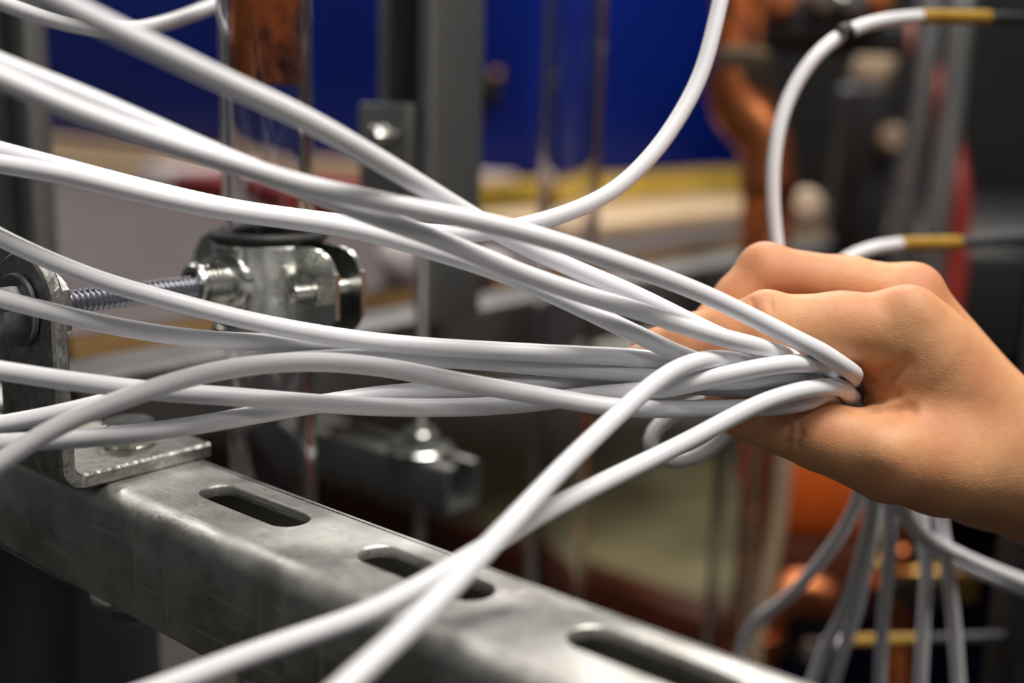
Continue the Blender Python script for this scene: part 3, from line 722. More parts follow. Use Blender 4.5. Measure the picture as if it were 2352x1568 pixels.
for (px, py, m_) in ((1790, 12, 'copper'), (1885, 0, 'zinc'), (1955, 6, 'zinc'), (2010, 5, 'copper')):
    lathe('port', P(px, py, 762), (0, -1, 0.15), [(0, 0.010), (0.010, 0.010), (0.014, 0.007)], M[m_], vl, seg=24)
box('valve_bracket', P(1900, 90, 800), (0.055, 0, 0), (0, 0.008, 0), (0, 0, 0.010), M['black'], vl, 0.002)

# lower right: clear and copper pipes, valve block, orange body
tq = P(1682, 1250, 586)
clear_tube('clear_tube', tq, 0.62, P(1682, 900, 586)[2], 0.0118, 0.0025, 'clear tube below the thumb beside the slanting copper pipe')
tag(hose('copper_tube', [(1800, 980, 640), (1785, 1080, 640), (1770, 1200, 640), (1745, 1300, 640), (1718, 1400, 640), (1695, 1480, 640), (1660, 1600, 640)], 0.0085, M['copper_old']), 'slanting copper tube under the thumb', 'pipe')
tag(hose('grey_tube', [(1815, 960, 625), (1800, 1060, 625), (1785, 1200, 625), (1760, 1330, 625), (1735, 1450, 625), (1720, 1600, 625)], 0.0055, M['tan']), 'pale slanting tube beside the slanting copper tube', 'tube')
q = P(1870, 1110, 800)
ob = thing('orange_unit', q - Z * 0.08, 'orange plastic pump unit with dark base under the hand', 'pump')
box('orange_cover', q, (0.040, 0, 0), (0, 0.03, 0), (0, 0, 0.030), M['orange'], ob, 0.008)
box('pump_base', q - Z * 0.060, (0.038, 0, 0), (0, 0.03, 0), (0, 0, 0.030), M['redwood'], ob, 0.006)
lathe('pump_foot', q - Z * 0.125, Z, [(0, 0.020), (0.035, 0.020)], M['black'], ob, seg=24)
q = P(1815, 1400, 700)
ce = thing('copper_elbow', q, 'copper bend with soldered sockets low behind the hanging cables', 'pipe')
hose('bend', [(1740, 1500, 700), (1755, 1420, 700), (1790, 1370, 700), (1850, 1350, 700), (1890, 1370, 700)], 0.0125, M['copper'], ce, 24, 0.003)
hose('pipe', [(1740, 1490, 700), (1738, 1600, 700), (1735, 1750, 700)], 0.0108, M['copper'], ce, 24)
ring('socket', P(1742, 1478, 700), Z, 0.010, 0.0150, 0.010, M['copper'], ce, 28)
lathe('solder_stub', P(1862, 1490, 690), (-0.2, -1, 0.3), [(0, 0.006), (0.010, 0.007), (0.014, 0.004)], M['zinc'], ce, seg=20)
q = P(2110, 1320, 640)
bv = thing('valve_block', q - Z * 0.03, 'brass valve block with ports behind the hanging cables', 'valve')
box('block', P(2120, 1325, 640), (0.026, 0, 0), (0, 0.014, 0), (0, 0, 0.009), M['brass'], bv, 0.002)
lathe('bonnet', P(2070, 1270, 640), Z, [(-0.004, 0.009), (0.004, 0.009), (0.006, 0.006), (0.022, 0.006)], M['copper'], bv, seg=24)
for px in (2075, 2165): lathe('port', P(px, 1355, 626), (0, -1, 0), [(-0.006, 0.007), (0.004, 0.007), (0.004, 0.0045)], M['black'], bv, seg=20)
lathe('spindle', P(2105, 1265, 625), (0.1, -1, 0.2), [(0, 0.006), (0.012, 0.006)], M['black'], bv, seg=20)
hose('drop_pipe', [(2065, 1340, 645), (2060, 1420, 645), (2055, 1560, 645), (2050, 1700, 645)], 0.0075, M['copper_old'], bv, 20)
# navy cabinet beyond at the right edge
rc = P(2210, 1300, 1000)
tag(box('navy_cabinet', (rc[0] + 0.42, 1.90, 0.60), (0.40, 0, 0), (0, 0.2, 0), (0, 0, 0.599), M['navy'], None, 0.004), 'dark navy cabinet at the edge beyond the wrist', 'cabinet')
q = P(2190, 690, 820)
tag(box('black_box', (q[0], q[1], q[2]), (0.040, 0, 0), (0, 0.03, 0), (0, 0, 0.038), M['black'], None, 0.004), 'black box hanging behind the knuckles', 'box')

# hoses with yellow sleeves plugged into the machine on the right
def sleeve_hose(name, pix, sl0, sl1, end, r, label, tie=None):
    t = thing(name, P(*pix[-1]), label, 'hose', None)
    hose('hose', pix, r, M['cable'], t)
    if sl0: 
        hose('yellow_sleeve', [sl0, tuple((np.array(sl0) + np.array(sl1)) / 2), sl1], r * 1.12, M['amber'], t)
        hose('connector', [sl1, tuple((np.array(sl1) + np.array(end)) / 2), end], r * 0.95, M['darkgrey'], t)
    if tie is not None:
        a, b = P(*tie[0]), P(*tie[1]); V, Fc = ring_g(a, b - a, r * 0.98, r * 1.25, float(np.linalg.norm(b - a)), 28, 0.0002); mk('black_tie', V, Fc, M['rubber'], t)
    return t
CR = 0.00245
sleeve_hose('sleeved_hose', [(1850, 900, 395), (1815, 740, 392), (1792, 620, 390), (1779, 520, 390), (1774, 430, 390), (1780, 340, 390), (1800, 250, 392), (1840, 170, 394), (1892, 108, 396), (1960, 66, 402), (2035, 46, 412), (2112, 38, 426)],
            (2112, 38, 426), (2268, 40, 450), (2480, 50, 480), CR, 'white hose arching up from behind the knuckles to a yellow sleeve', ((1932, 80, 397), (1952, 69, 398)))
sleeve_hose('sleeved_hose', [(1902, 815, 399), (1897, 770, 403), (1892, 715, 412), (1902, 640, 424), (1940, 592, 430), (2000, 570, 430), (2066, 560, 440)], (2066, 560, 440), (2200, 557, 460), (2480, 548, 480), CR, 'short white hose with yellow sleeve just above the knuckles')
sleeve_hose('sleeved_hose', [(1890, 1476, 520), (1915, 1473, 520), (1958, 1471, 520)], (1958, 1471, 520), (2110, 1468, 510), (2480, 1455, 490), CR, 'yellow sleeved hose end crossing behind the hanging cables')
dk = P(2440, 700, 470)
tag(box('connector_post', (dk[0] + 0.012, dk[1], 0.8), (0.020, 0, 0), (0, 0.016, 0), (0, 0, 0.8), M['black'], None, 0.002), 'black upright post carrying the sleeved hose connectors', 'post')

# underside items below the rail
q = P(120, 1480, 430)
tag(zbox('dark_leg', q - U * 0.075, 0.092, 0.036, 0.0, P(120, 1290, 430)[2], M['darkgrey'], None, 0.002), 'dark grey leg standing below the slotted rail', 'post')

# ------------------------------------------------------------------ white cables
CABLES = []
def cable(pix, label, tail=None, slot=None):
    """slot: where the cable passes through the hollow of the closed hand (pixel column and row at 340 mm)"""
    pts = list(pix)
    if slot is not None:
        while pts[-1][0] > slot[0] - 20 or pts[-1][2] > 320: pts.pop()
        xd, yd = 2010 - (1985 - slot[0]) * 0.62, slot[1] + 4
        pts += [(slot[0], slot[1], 338), ((slot[0] + xd) / 2, (slot[1] + yd) / 2, 357)]
        if tail is not None: pts += [(xd, yd, 377), (xd + 2, yd + 22, 393), (xd * 0.6 + tail[0][0] * 0.4, yd + 75, 403)] + tail
    CABLES.append((pts, label))
# A
cable([(-420, -270, 195), (-120, -125, 204), (0, -62, 210), (130, 2, 216), (260, 66, 222), (400, 132, 228), (520, 190, 235), (690, 268, 246), (850, 356, 260), (1000, 446, 274), (1090, 500, 284), (1180, 553, 292), (1300, 609, 300), (1450, 672, 304), (1560, 726, 305), (1660, 775, 306), (1760, 812, 311), (1880, 856, 328)],
      'white cable crossing the copper rod, then passing under its neighbour toward the hand', slot=(1785, 835))
# B
cable([(-400, 40, 225), (-150, 120, 234), (0, 178, 240), (120, 232, 244), (300, 300, 250), (500, 366, 256), (700, 426, 262), (850, 458, 266), (1000, 488, 270), (1150, 520, 274), (1300, 562, 279), (1450, 612, 286), (1560, 652, 293), (1650, 690, 298), (1800, 765, 302), (1900, 818, 304), (1958, 855, 308), (1985, 880, 316)],
      'white cable lying over the index finger highest, entering the thumb crook', tail=[(2040, 1120, 408), (2110, 1228, 415), (2200, 1290, 430), (2352, 1352, 445), (2520, 1410, 460)], slot=(1988, 884))
# C
cable([(-400, -30, 232), (-150, 85, 241), (0, 148, 247), (200, 226, 252), (350, 290, 257), (520, 364, 262.5), (660, 420, 268), (800, 474, 271), (900, 512, 273), (1000, 546, 276), (1100, 588, 281), (1200, 628, 286), (1350, 679, 292), (1500, 724, 296), (1650, 773, 298), (1740, 795, 301), (1805, 816, 309), (1850, 836, 320), (1915, 866, 334)],
      'white cable lying over the index finger middle joint below its higher neighbour', tail=[(1992, 1060, 408), (1975, 1140, 415), (1925, 1235, 430), (1850, 1330, 450), (1790, 1385, 472), (1735, 1428, 490), (1700, 1500, 500), (1685, 1620, 505), (1680, 1760, 508)], slot=(1850, 842))
# D1/E
cable([(-400, 240, 292), (-150, 306, 292), (0, 346, 293), (150, 385, 295), (300, 424, 298), (420, 453, 300), (550, 480, 304), (700, 501, 307), (860, 520, 310), (1000, 535, 312), (1100, 537, 313), (1200, 518, 315), (1300, 490, 318), (1400, 444, 322), (1490, 364, 327), (1560, 268, 332), (1612, 165, 336), (1655, 0, 341), (1685, -140, 345), (1710, -300, 350), (1735, -560, 360), (1750, -900, 375), (1755, -1400, 395)],
      'white cable turning up in a long curve past the second clear tube')
# D2
cable([(-400, 300, 284), (-150, 348, 286), (0, 376, 288), (150, 402, 289), (300, 438, 290), (450, 472, 292), (600, 496, 294), (750, 516, 295), (850, 535, 296), (1000, 578, 297), (1150, 626, 298), (1300, 690, 299), (1400, 738, 300), (1500, 785, 302), (1580, 822, 305), (1680, 848, 311), (1830, 868, 322), (1930, 880, 335)],
      'white cable that dives under the bundle at the index fingertip', tail=[(2005, 1100, 405), (2000, 1180, 410), (1975, 1290, 425), (1940, 1400, 440), (1890, 1500, 450), (1850, 1610, 455), (1800, 1750, 460)], slot=(1812, 872))
# F
cable([(-400, 330, 288), (-150, 462, 292), (0, 545, 296), (100, 592, 297), (250, 650, 297), (400, 692, 298), (550, 731, 300), (700, 761, 301), (850, 783, 302), (1000, 797, 303), (1200, 808, 304), (1400, 819, 306), (1520, 829, 308), (1620, 840, 312), (1750, 855, 320), (1920, 884, 337)],
      'white cable passing closest below the pipe clamp', tail=[(2014, 1100, 412), (2008, 1190, 420), (1988, 1310, 430), (1962, 1420, 440), (1930, 1510, 445), (1900, 1630, 450), (1870, 1760, 455)], slot=(1856, 880))
# G
cable([(-400, 575, 292), (-150, 645, 297), (0, 686, 300), (100, 711, 301), (250, 746, 302), (400, 771, 303), (550, 784, 305), (700, 787, 307), (850, 796, 309), (1000, 810, 310), (1200, 820, 311), (1400, 830, 313), (1620, 848, 320), (1900, 890, 338)],
      'white cable crossing in front of the dark hex bolt and tucked under a neighbour', tail=[(2035, 1120, 410), (2045, 1250, 420), (2030, 1400, 430), (2020, 1600, 440), (2015, 1760, 445)], slot=(1846, 916))
# H
cable([(-400, 1040, 298), (-150, 1000, 298), (0, 975, 298), (150, 946, 298), (300, 908, 298), (450, 864, 299), (600, 836, 301), (750, 823, 303), (900, 821, 304), (1050, 826, 305), (1200, 838, 306), (1400, 856, 307), (1500, 867, 307), (1600, 876, 306.5), (1700, 873, 306), (1800, 864, 309), (1870, 866, 318), (1930, 880, 332)],
      'white cable in the middle of the bundle, coming up across the bracket foot', tail=[(2100, 1120, 412), (2128, 1300, 425), (2120, 1450, 430), (2112, 1620, 435), (2108, 1760, 440)], slot=(1906, 882))
# I
cable([(-380, 1340, 264), (-150, 1170, 268), (0, 1063, 271), (100, 996, 273), (200, 948, 275), (330, 900, 278), (450, 862, 281), (600, 836, 285), (750, 831, 289), (900, 846, 291), (1000, 866, 292), (1150, 893, 294), (1300, 918, 296), (1400, 934, 298), (1500, 938, 300), (1600, 939, 302), (1700, 938, 304), (1820, 930, 307), (1895, 922, 314), (1945, 914, 327)],
      'white cable arching over the bracket foot, then lowest of the bundle along the thumb', slot=(1938, 922))
# K
cable([(-400, 795, 276), (-150, 830, 281), (0, 850, 284), (100, 866, 285), (250, 886, 286), (400, 902, 289), (500, 908, 291), (650, 920, 294), (800, 931, 297), (950, 936, 299), (1100, 934, 301), (1250, 922, 303), (1350, 908, 304), (1450, 900, 302), (1538, 893, 299), (1621, 870, 298), (1704, 851, 298.5), (1787, 836, 300), (1842, 831, 303), (1890, 838, 311), (1940, 860, 328)],
      'white cable with a glossy bend on top of the bundle at the palm', tail=[(2040, 1110, 402), (2095, 1205, 410), (2200, 1272, 425), (2352, 1335, 440), (2520, 1395, 450)], slot=(1930, 854))
# L
cable([(-380, 1060, 278), (-150, 1030, 282), (0, 1018, 284), (100, 1012, 286), (200, 1006, 288), (400, 984, 292), (600, 950, 298), (700, 933, 301), (800, 916, 304), (900, 903, 306), (1000, 896, 307), (1200, 886, 308), (1344, 872, 310), (1440, 877, 312), (1635, 888, 313), (1815, 894, 319), (1930, 894, 334)],
      'white cable passing just above the bracket hex bolt, shaded deep inside the bundle', tail=[(2140, 1120, 412), (2172, 1280, 425), (2190, 1420, 432), (2205, 1620, 440), (2212, 1760, 445)], slot=(1894, 916))
# M
cable([(500, 1860, 182), (640, 1725, 194), (800, 1568, 208), (900, 1478, 217), (1000, 1381, 228), (1100, 1278, 240), (1200, 1172, 253), (1300, 1066, 267), (1400, 970, 280), (1480, 898, 288), (1540, 852, 292), (1590, 830, 295), (1640, 824, 298), (1695, 829, 302), (1740, 842, 308), (1820, 862, 319), (1920, 882, 334)],
      'white cable dropping steeply across the others and the slotted rail', slot=(1800, 908))
# N
cable([(60, 1690, 221), (250, 1624, 226), (400, 1570, 230), (550, 1512, 234), (700, 1460, 238), (850, 1406, 242), (1000, 1326, 248), (1130, 1248, 257), (1220, 1192, 266), (1400, 1100, 281), (1500, 1052, 288), (1600, 1002, 293), (1700, 948, 297), (1780, 912, 300), (1850, 893, 304), (1920, 888, 311), (1966, 896, 326)],
      'white cable slanting from the thumb crook down over the slotted rail', slot=(1966, 906))
# O: loop hanging out of the fist
cable([(1860, 880, 352), (1760, 888, 354), (1680, 898, 355), (1615, 916, 355), (1560, 938, 355), (1512, 966, 355), (1486, 1005, 355), (1500, 1045, 356), (1555, 1062, 357), (1620, 1042, 358), (1670, 1002, 358), (1715, 955, 358), (1800, 915, 358), (1900, 905, 360)],
      'white cable bent back in a tight small loop in front of the thumb')
# S
cable([(-300, -130, 345), (-120, -50, 348), (0, 4, 350), (100, 40, 350), (200, 63, 350), (290, 70, 356), (360, 58, 368), (430, 36, 386), (510, 2, 408), (600, -60, 422), (680, -160, 430), (740, -330, 436), (770, -700, 440), (780, -1200, 445)],
      'white cable sagging across the top of the dull strut post')

# ------------------------------------------------------------------ the hand: one continuous surface from a signed distance field
def hp(px, py, d): return np.array([(px - 1176) / F * d, (py - 784) / F * d, float(d)])   # camera frame, mm (x right, y down, depth)
HAND_FIELD = []
def build_hand():
    vox = 0.64
    lo = np.array([28.0, -34.0, 292.0]); hi = np.array([214.0, 82.0, 412.0])
    nx, ny, nz = [int(math.ceil(v)) for v in (hi - lo) / vox]
    gx = lo[0] + vox * np.arange(nx); gy = lo[1] + vox * np.arange(ny); gz = lo[2] + vox * np.arange(nz)
    X, Y, D = np.meshgrid(gx, gy, gz, indexing='ij'); X = X.astype(np.float32); Y = Y.astype(np.float32); D = D.astype(np.float32)
    def cone(a, b, r1, r2):
        a = np.array(a); b = np.array(b); ab = b - a; L2 = float(ab @ ab)
        px, py, pz = X - np.float32(a[0]), Y - np.float32(a[1]), D - np.float32(a[2])
        t = np.clip((px * np.float32(ab[0]) + py * np.float32(ab[1]) + pz * np.float32(ab[2])) / np.float32(L2), 0, 1)
        d = np.sqrt((px - t * np.float32(ab[0])) ** 2 + (py - t * np.float32(ab[1])) ** 2 + (pz - t * np.float32(ab[2])) ** 2)
        return d - (np.float32(r1) + t * np.float32(r2 - r1))
    def smin(a, b, k):
        h = np.clip(0.5 + 0.5 * (b - a) / k, 0, 1); return b * (1 - h) + a * h - k * h * (1 - h)
    def chain(pts, rs, k=3.0):
        f = None
        for i in range(len(pts) - 1):
            g = cone(pts[i], pts[i + 1], rs[i], rs[i + 1]); f = g if f is None else smin(f, g, k)
        return f
    # fingers
    idx = chain([hp(2075, 758, 320), hp(1930, 754, 319), hp(1765, 752, 320), hp(1680, 767, 323), hp(1590, 784, 327), hp(1493, 803, 333)], [10.8, 9.9, 9.2, 8.5, 7.7, 5.9])
    mid = chain([hp(2085, 690, 341), hp(1940, 662, 341), hp(1762, 636, 342), hp(1705, 690, 342), hp(1650, 755, 341), hp(1610, 815, 341)], [10.4, 9.4, 9.3, 8.3, 7.8, 6.3])
    rng_ = chain([hp(2100, 715, 361), hp(1800, 700, 361), hp(1700, 800, 357), hp(1670, 860, 352)], [10.0, 8.6, 7.4, 6.2])
    pky = chain([hp(2095, 775, 378), hp(1880, 760, 379), hp(1790, 830, 374), hp(1760, 885, 368)], [9.3, 7.4, 6.4, 5.5])
    # palm and back of the hand
    palm = cone(hp(2075, 762, 321), hp(2270, 990, 336), 11.0, 14.0)
    palm = smin(palm, cone(hp(2085, 697, 341), hp(2295, 980, 350), 10.4, 14.0), 9)
    palm = smin(palm, cone(hp(2103, 722, 361), hp(2320, 1005, 366), 10.0, 14.0), 9)
    palm = smin(palm, cone(hp(2100, 782, 378), hp(2330, 1040, 378), 9.5, 13.5), 9)
    palm = smin(palm, cone(hp(2130, 850, 346), hp(2270, 1020, 352), 12.0, 16.0), 8)          # palm flesh
    palm = smin(palm, cone(hp(2120, 890, 372), hp(2290, 1050, 370), 9.5, 14.0), 8)           # heel on the little finger side
    # thumb: metacarpal with thenar, two phalanges
    th = chain([hp(2290, 1075, 328), hp(2160, 1063, 319), hp(2040, 1046, 314), hp(1960, 1024, 315), hp(1880, 1000, 317), hp(1795, 970, 321), hp(1720, 942, 327), hp(1668, 922, 333)], [16.5, 14.2, 12.2, 9.8, 9.0, 8.2, 8.1, 6.4], 4)
    # first web: muscle between thumb and index
    web = cone(hp(2115, 850, 322), hp(2235, 990, 327), 12.6, 17.0)
    web = smin(web, cone(hp(2130, 800, 322), hp(2230, 930, 330), 11.0, 14.0), 8)
    web = smin(web, cone(hp(2068, 862, 324.5), hp(2095, 975, 323), 9.4, 12.0), 8)
    web = smin(web, cone(hp(2036, 903, 328), hp(2110, 930, 326), 5.5, 9.5), 6)
    # wrist and forearm
    wr = cone(hp(2310, 1048, 341), hp(2420, 1090, 344), 18.0, 20.0)
    wr = smin(wr, cone(hp(2330, 1042, 362), hp(2440, 1098, 364), 17.5, 19.0), 10)
    wr = smin(wr, cone(hp(2420, 1090, 344), hp(2740, 1230, 352), 20.0, 25.0), 8)
    wr = smin(wr, cone(hp(2440, 1098, 364), hp(2740, 1240, 368), 19.0, 25.0), 8)
    wr = smin(wr, cone(hp(2250, 1085, 333), hp(2400, 1115, 338), 15.0, 17.0), 8)
    body = smin(palm, wr, 12); body = smin(body, web, 9); body = smin(body, th, 7)
    f = smin(body, idx, 5.0)
    g = smin(palm, mid, 4.0); f = smin(f, g, 1.6); f = smin(f, smin(palm, rng_, 4.0), 1.4); f = smin(f, smin(palm, pky, 4.0), 1.4)
    # knuckles
    for (c, r, k) in ((hp(2088, 706, 314.5), 4.6, 7), (hp(2105, 655, 338), 4.0, 7), (hp(1756, 705, 318), 3.0, 6), (hp(1750, 600, 341), 3.4, 6), (hp(2024, 1036, 306), 4.2, 6)):
        f = smin(f, np.sqrt((X - np.float32(c[0])) ** 2 + (Y - np.float32(c[1])) ** 2 + (D - np.float32(c[2])) ** 2) - np.float32(r), k)
    # the hollow of the closed hand where the bundle of cables lies
    for (a, b, r1, r2) in ((hp(1880, 884, 322), hp(1964, 889, 338), 7.5, 5.8), (hp(1830, 886, 338), hp(1920, 892, 366), 10.5, 10.5), (hp(1945, 888, 340), hp(1958, 896, 400), 9.5, 11.5)):
        f = -smin(-f, cone(a, b, r1, r2), 2.0)
    # creases carved along the visible surface
    def front(px, py):
        d = np.arange(294.0, 380.0, 0.25); pts = np.stack([(px - 1176) / F * d, (py - 784) / F * d, d], 1); ii = np.rint((pts - lo) / vox).astype(int)
        ok = ((ii >= 0) & (ii < np.array([nx, ny, nz]))).all(1); ii = ii[ok]; v = f[ii[:, 0], ii[:, 1], ii[:, 2]]; w = np.argwhere(v < 0)
        return None if len(w) == 0 else float(d[ok][w[0, 0]])
    def crease(pix, r, k, sink=0.0):
        nonlocal f
        P3 = []
        for (a, b) in pix:
            q = front(a, b)
            if q is not None: P3.append(hp(a, b, q + sink))
        for i in range(len(P3) - 1): f = -smin(-f, cone(P3[i], P3[i + 1], r, r * 0.8), k)
    for pix in ([(1727, 690), (1730, 706), (1737, 728)], [(1772, 680), (1769, 696), (1772, 714)]): crease(pix, 0.36, 1.1)
    crease([(1806, 950), (1812, 980), (1806, 1015), (1796, 1028)], 0.55, 1.3); crease([(1834, 965), (1840, 995), (1833, 1025)], 0.38, 1.0)
    crease([(1960, 938), (2000, 940), (2050, 942), (2090, 942)], 0.9, 3.5)                  # fold between thumb and web
    crease([(1990, 872), (2015, 868), (2045, 856), (2075, 832)], 0.9, 3.0)                               # folds at the crook
    crease([(1985, 925), (2020, 915), (2060, 907)], 0.7, 2.2)
    crease([(1985, 905), (2010, 893), (2040, 884)], 0.6, 2.0)
    HAND_FIELD.extend([f.copy(), lo, vox])
    # ---- naive surface nets
    inside = f < 0
    c = np.zeros((nx - 1, ny - 1, nz - 1), np.int8)
    for i in (0, 1):
        for j in (0, 1):
            for k in (0, 1): c += inside[i:nx - 1 + i, j:ny - 1 + j, k:nz - 1 + k]
    act = (c > 0) & (c < 8); ci = np.argwhere(act); vid = -np.ones(act.shape, np.int64); vid[act] = np.arange(len(ci))
    acc = np.zeros((len(ci), 3)); cnt = np.zeros(len(ci))
    corners = [(i, j, k) for i in (0, 1) for j in (0, 1) for k in (0, 1)]
    vals = {q: f[ci[:, 0] + q[0], ci[:, 1] + q[1], ci[:, 2] + q[2]] for q in corners}
    for qa in corners:
        for ax in range(3):
            if qa[ax]: continue
            qb = list(qa); qb[ax] = 1; qb = tuple(qb); a, b = vals[qa], vals[qb]; m_ = (a < 0) != (b < 0)
            t = np.where(m_, a / np.where(m_, a - b, 1), 0); p = np.tile(np.array(qa, float), (len(ci), 1)); p[:, ax] = t
            acc[m_] += p[m_]; cnt[m_] += 1
    Vc = (ci + acc / cnt[:, None]) * vox + lo
    faces = []
    for ax in range(3):
        o1, o2 = [(1, 2), (2, 0), (0, 1)][ax]
        sl0 = [slice(None)] * 3; sl1 = [slice(None)] * 3; sl0[ax] = slice(0, -1); sl1[ax] = slice(1, None)
        cr = inside[tuple(sl0)] != inside[tuple(sl1)]; e = np.argwhere(cr); flip = inside[tuple(sl0)][cr]
        ok = (e[:, o1] > 0) & (e[:, o2] > 0)
        for q, d_ in enumerate((nx, ny, nz)): ok &= e[:, q] < d_ - 1
        e = e[ok]; flip = flip[ok]
        def at(d1, d2):
            w = e.copy(); w[:, o1] += d1; w[:, o2] += d2; return vid[w[:, 0], w[:, 1], w[:, 2]]
        quad = np.stack([at(-1, -1), at(0, -1), at(0, 0), at(-1, 0)], 1); quad[~flip] = quad[~flip][:, ::-1]
        faces.append(quad)
    Fq = np.concatenate(faces); Fq = Fq[(Fq >= 0).all(1)]
    # keep the largest connected piece, light Laplacian fairing
    e = np.concatenate([Fq[:, [0, 1]], Fq[:, [1, 2]], Fq[:, [2, 3]], Fq[:, [3, 0]]]); e = np.concatenate([e, e[:, ::-1]])
    deg = np.bincount(e[:, 0], minlength=len(Vc)).astype(float); deg[deg == 0] = 1
    for _ in range(2):
        s = np.stack([np.bincount(e[:, 0], weights=Vc[e[:, 1], q], minlength=len(Vc)) for q in range(3)], 1) / deg[:, None]
        Vc = Vc * 0.5 + s * 0.5
    Wd = CAM + (Vc[:, :1] * RT - Vc[:, 1:2] * UP + Vc[:, 2:3] * FW) / 1000.0
    o = mk('hand', Wd, Fq, M['skin'], None, angle=180)
    bm = bmesh.new(); bm.from_mesh(o.data); bm.verts.ensure_lookup_table(); seen = set(); comps = []
    for v0 in bm.verts:
        if v0.index in seen: continue
        st_ = [v0]; comp = []; seen.add(v0.index)
        while st_:
            v = st_.pop(); comp.append(v)
            for ed in v.link_edges:
                w = ed.other_vert(v)
                if w.index not in seen: seen.add(w.index); st_.append(w)
        comps.append(comp)
    comps.sort(key=len)
    for comp in comps[:-1]: bmesh.ops.delete(bm, geom=comp, context='VERTS')
    bm.to_mesh(o.data); bm.free(); o.data.shade_smooth()
    return tag(o, 'bare right hand gripping the bundle of white cables between thumb and fingers', 'hand')
hand = build_hand()
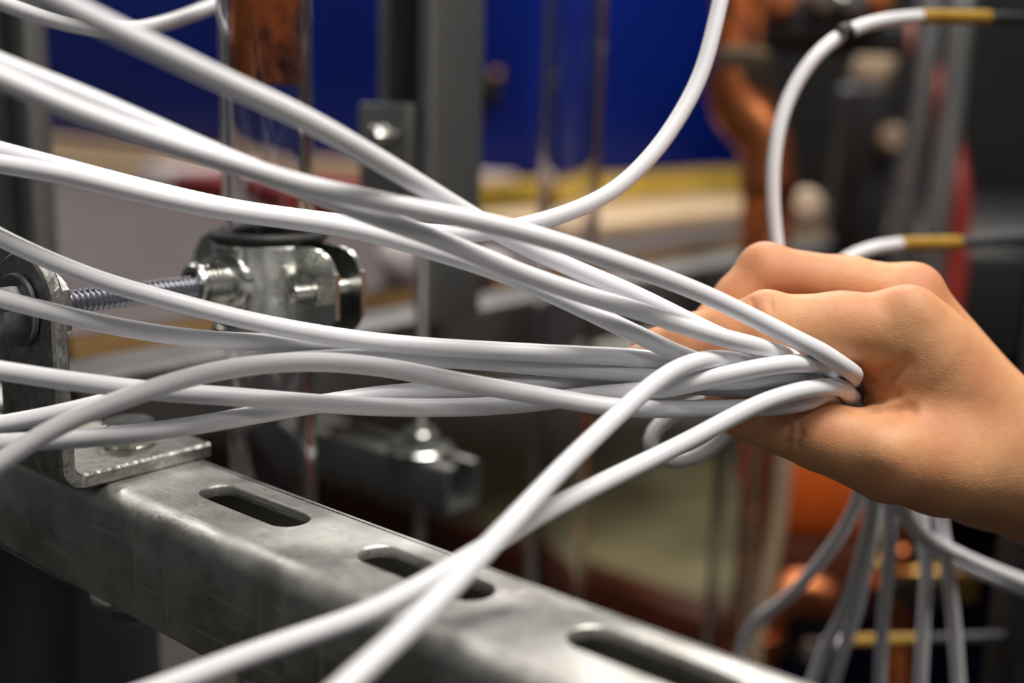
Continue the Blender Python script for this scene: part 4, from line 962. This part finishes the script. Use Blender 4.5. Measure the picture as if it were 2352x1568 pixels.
# ------------------------------------------------------------------ lay the cables: push them apart and off the skin, then build them
def lay_cables():
    f, lo, vox = HAND_FIELD; shp = np.array(f.shape)
    base = []; own = []; ends = []
    for k, (pts, _) in enumerate(CABLES):
        C = catmull([hp(*q) for q in pts], 2.6); base.append(C); own += [k] * len(C)
        m_ = np.ones(len(C)); m_[:3] = 0; ends.append(m_)
    p0 = np.concatenate(base); own = np.array(own); D = np.zeros_like(p0); free = np.concatenate(ends)[:, None]
    view = p0 / np.linalg.norm(p0, axis=1)[:, None]
    px = 1176 + F * p0[:, 0] / p0[:, 2]; py = 784 + F * p0[:, 1] / p0[:, 2]
    seen = ((px < 1950) & (p0[:, 2] < 322)) | ((py > 1130) & (px > 1600))          # stretches the photograph shows: keep their outline
    lat = np.where(seen, 0.45, 1.0)[:, None]
    first = np.r_[True, own[1:] != own[:-1]]; last = np.r_[own[1:] != own[:-1], True]
    def field(q):
        g = np.clip((q - lo) / vox, 1, shp - 3); i0 = g.astype(int); t = g - i0; v = 0
        for dx in (0, 1):
            for dy in (0, 1):
                for dz in (0, 1):
                    w = (t[:, 0] if dx else 1 - t[:, 0]) * (t[:, 1] if dy else 1 - t[:, 1]) * (t[:, 2] if dz else 1 - t[:, 2])
                    v = v + w * f[i0[:, 0] + dx, i0[:, 1] + dy, i0[:, 2] + dz]
        return v
    near = ((p0 > lo + 2) & (p0 < lo + vox * shp - 3)).all(1); ni = np.where(near)[0]
    GAP = 5.15; pairs = None
    for it in range(700):
        X = p0 + D
        if it % 12 == 0:
            pi = []; pj = []
            Xf = X.astype(np.float32)
            for a in range(0, len(X), 400):
                d2 = ((Xf[a:a + 400, None, :] - Xf[None]) ** 2).sum(2); A, B = np.where(d2 < 100.0); A = A + a
                ok = (A < B) & (own[A] != own[B]); pi.append(A[ok]); pj.append(B[ok])
            pi = np.concatenate(pi); pj = np.concatenate(pj)
        df = X[pi] - X[pj]; L = np.linalg.norm(df, axis=1); hit = L < GAP
        a, b, n = pi[hit], pj[hit], df[hit] / np.maximum(L[hit], 1e-3)[:, None]; push = n * ((GAP - L[hit]) * 0.5)[:, None]
        step = np.zeros_like(D); cnt = np.zeros(len(D))
        np.add.at(step, a, push); np.add.at(step, b, -push); np.add.at(cnt, a, 1); np.add.at(cnt, b, 1)
        step /= np.maximum(1, cnt * 0.6)[:, None]
        along = (step * view).sum(1, keepdims=True) * view; step = along + (step - along) * lat
        if len(ni):
            q = X[ni]; v = field(q); bad = v < 2.35
            if bad.any():
                qb = q[bad]; h = 0.8
                g = np.stack([field(qb + np.eye(3)[c] * h) - field(qb - np.eye(3)[c] * h) for c in range(3)], 1)
                g /= np.maximum(np.linalg.norm(g, axis=1), 1e-3)[:, None]
                step[ni[bad]] += g * np.clip(2.35 - v[bad], 0, 1.2)[:, None] * 0.5
        D += step * 0.8 * free
        if it < 690:
            w = 0.25 if it < 250 else 0.08
            up = np.roll(D, 1, 0); dn = np.roll(D, -1, 0); up[first] = D[first]; dn[last] = D[last]
            D = (1 - 2 * w) * D + w * (up + dn)
        al = (D * view).sum(1, keepdims=True) * view; D = al + (D - al) * np.where(seen, 0.97, 0.999)[:, None]
    X = p0 + D
    for k, (_, label) in enumerate(CABLES):
        C = X[own == k]
        for _ in range(1): C[1:-1] = 0.25 * C[:-2] + 0.5 * C[1:-1] + 0.25 * C[2:]
        Wc = CAM + (C[:, :1] * RT - C[:, 1:2] * UP + C[:, 2:3] * FW) / 1000.0
        V, Fc = sweep_g(Wc, CR, 18)
        tag(mk('cable', V, Fc, M['cable'], None, angle=60), label, 'cable', 'white cables gathered by the hand')
lay_cables()
# fingernails as thin curved shells
def nail(tip, root, outward, w, label_px=None):
    a, b = P(*tip), P(*root); d = a - b; L = np.linalg.norm(d); d /= L
    up = np.array(outward, float); up -= d * (up @ d); up /= np.linalg.norm(up); sd = np.cross(d, up); V = []; Fc = []; nu, nv = 8, 8
    for i in range(nu + 1):
        for j in range(nv + 1):
            u_ = i / nu; v_ = j / nv * 2 - 1; ww = w * (1 - 0.25 * (abs(u_ - 0.5) * 2) ** 4)
            V.append(b + d * (L * u_) + sd * ww * math.sin(v_ * 1.1) + up * w * (math.cos(v_ * 1.1) - 1.0) + up * (0.0006 * math.sin(math.pi * u_)))
    for i in range(nu):
        for j in range(nv): Fc.append((i * (nv + 1) + j, (i + 1) * (nv + 1) + j, (i + 1) * (nv + 1) + j + 1, i * (nv + 1) + j + 1))
    n0 = len(V); V += [v - up * 0.0005 for v in V]; Fc += [tuple(n0 + k for k in reversed(f)) for f in Fc]
    return mk('fingernail', V, Fc, M['nail'], hand, angle=60)
nail((1444, 797, 334), (1505, 772, 325.5), -FW * 0.5 + UP * 0.9 - RT * 0.1, 0.0048)
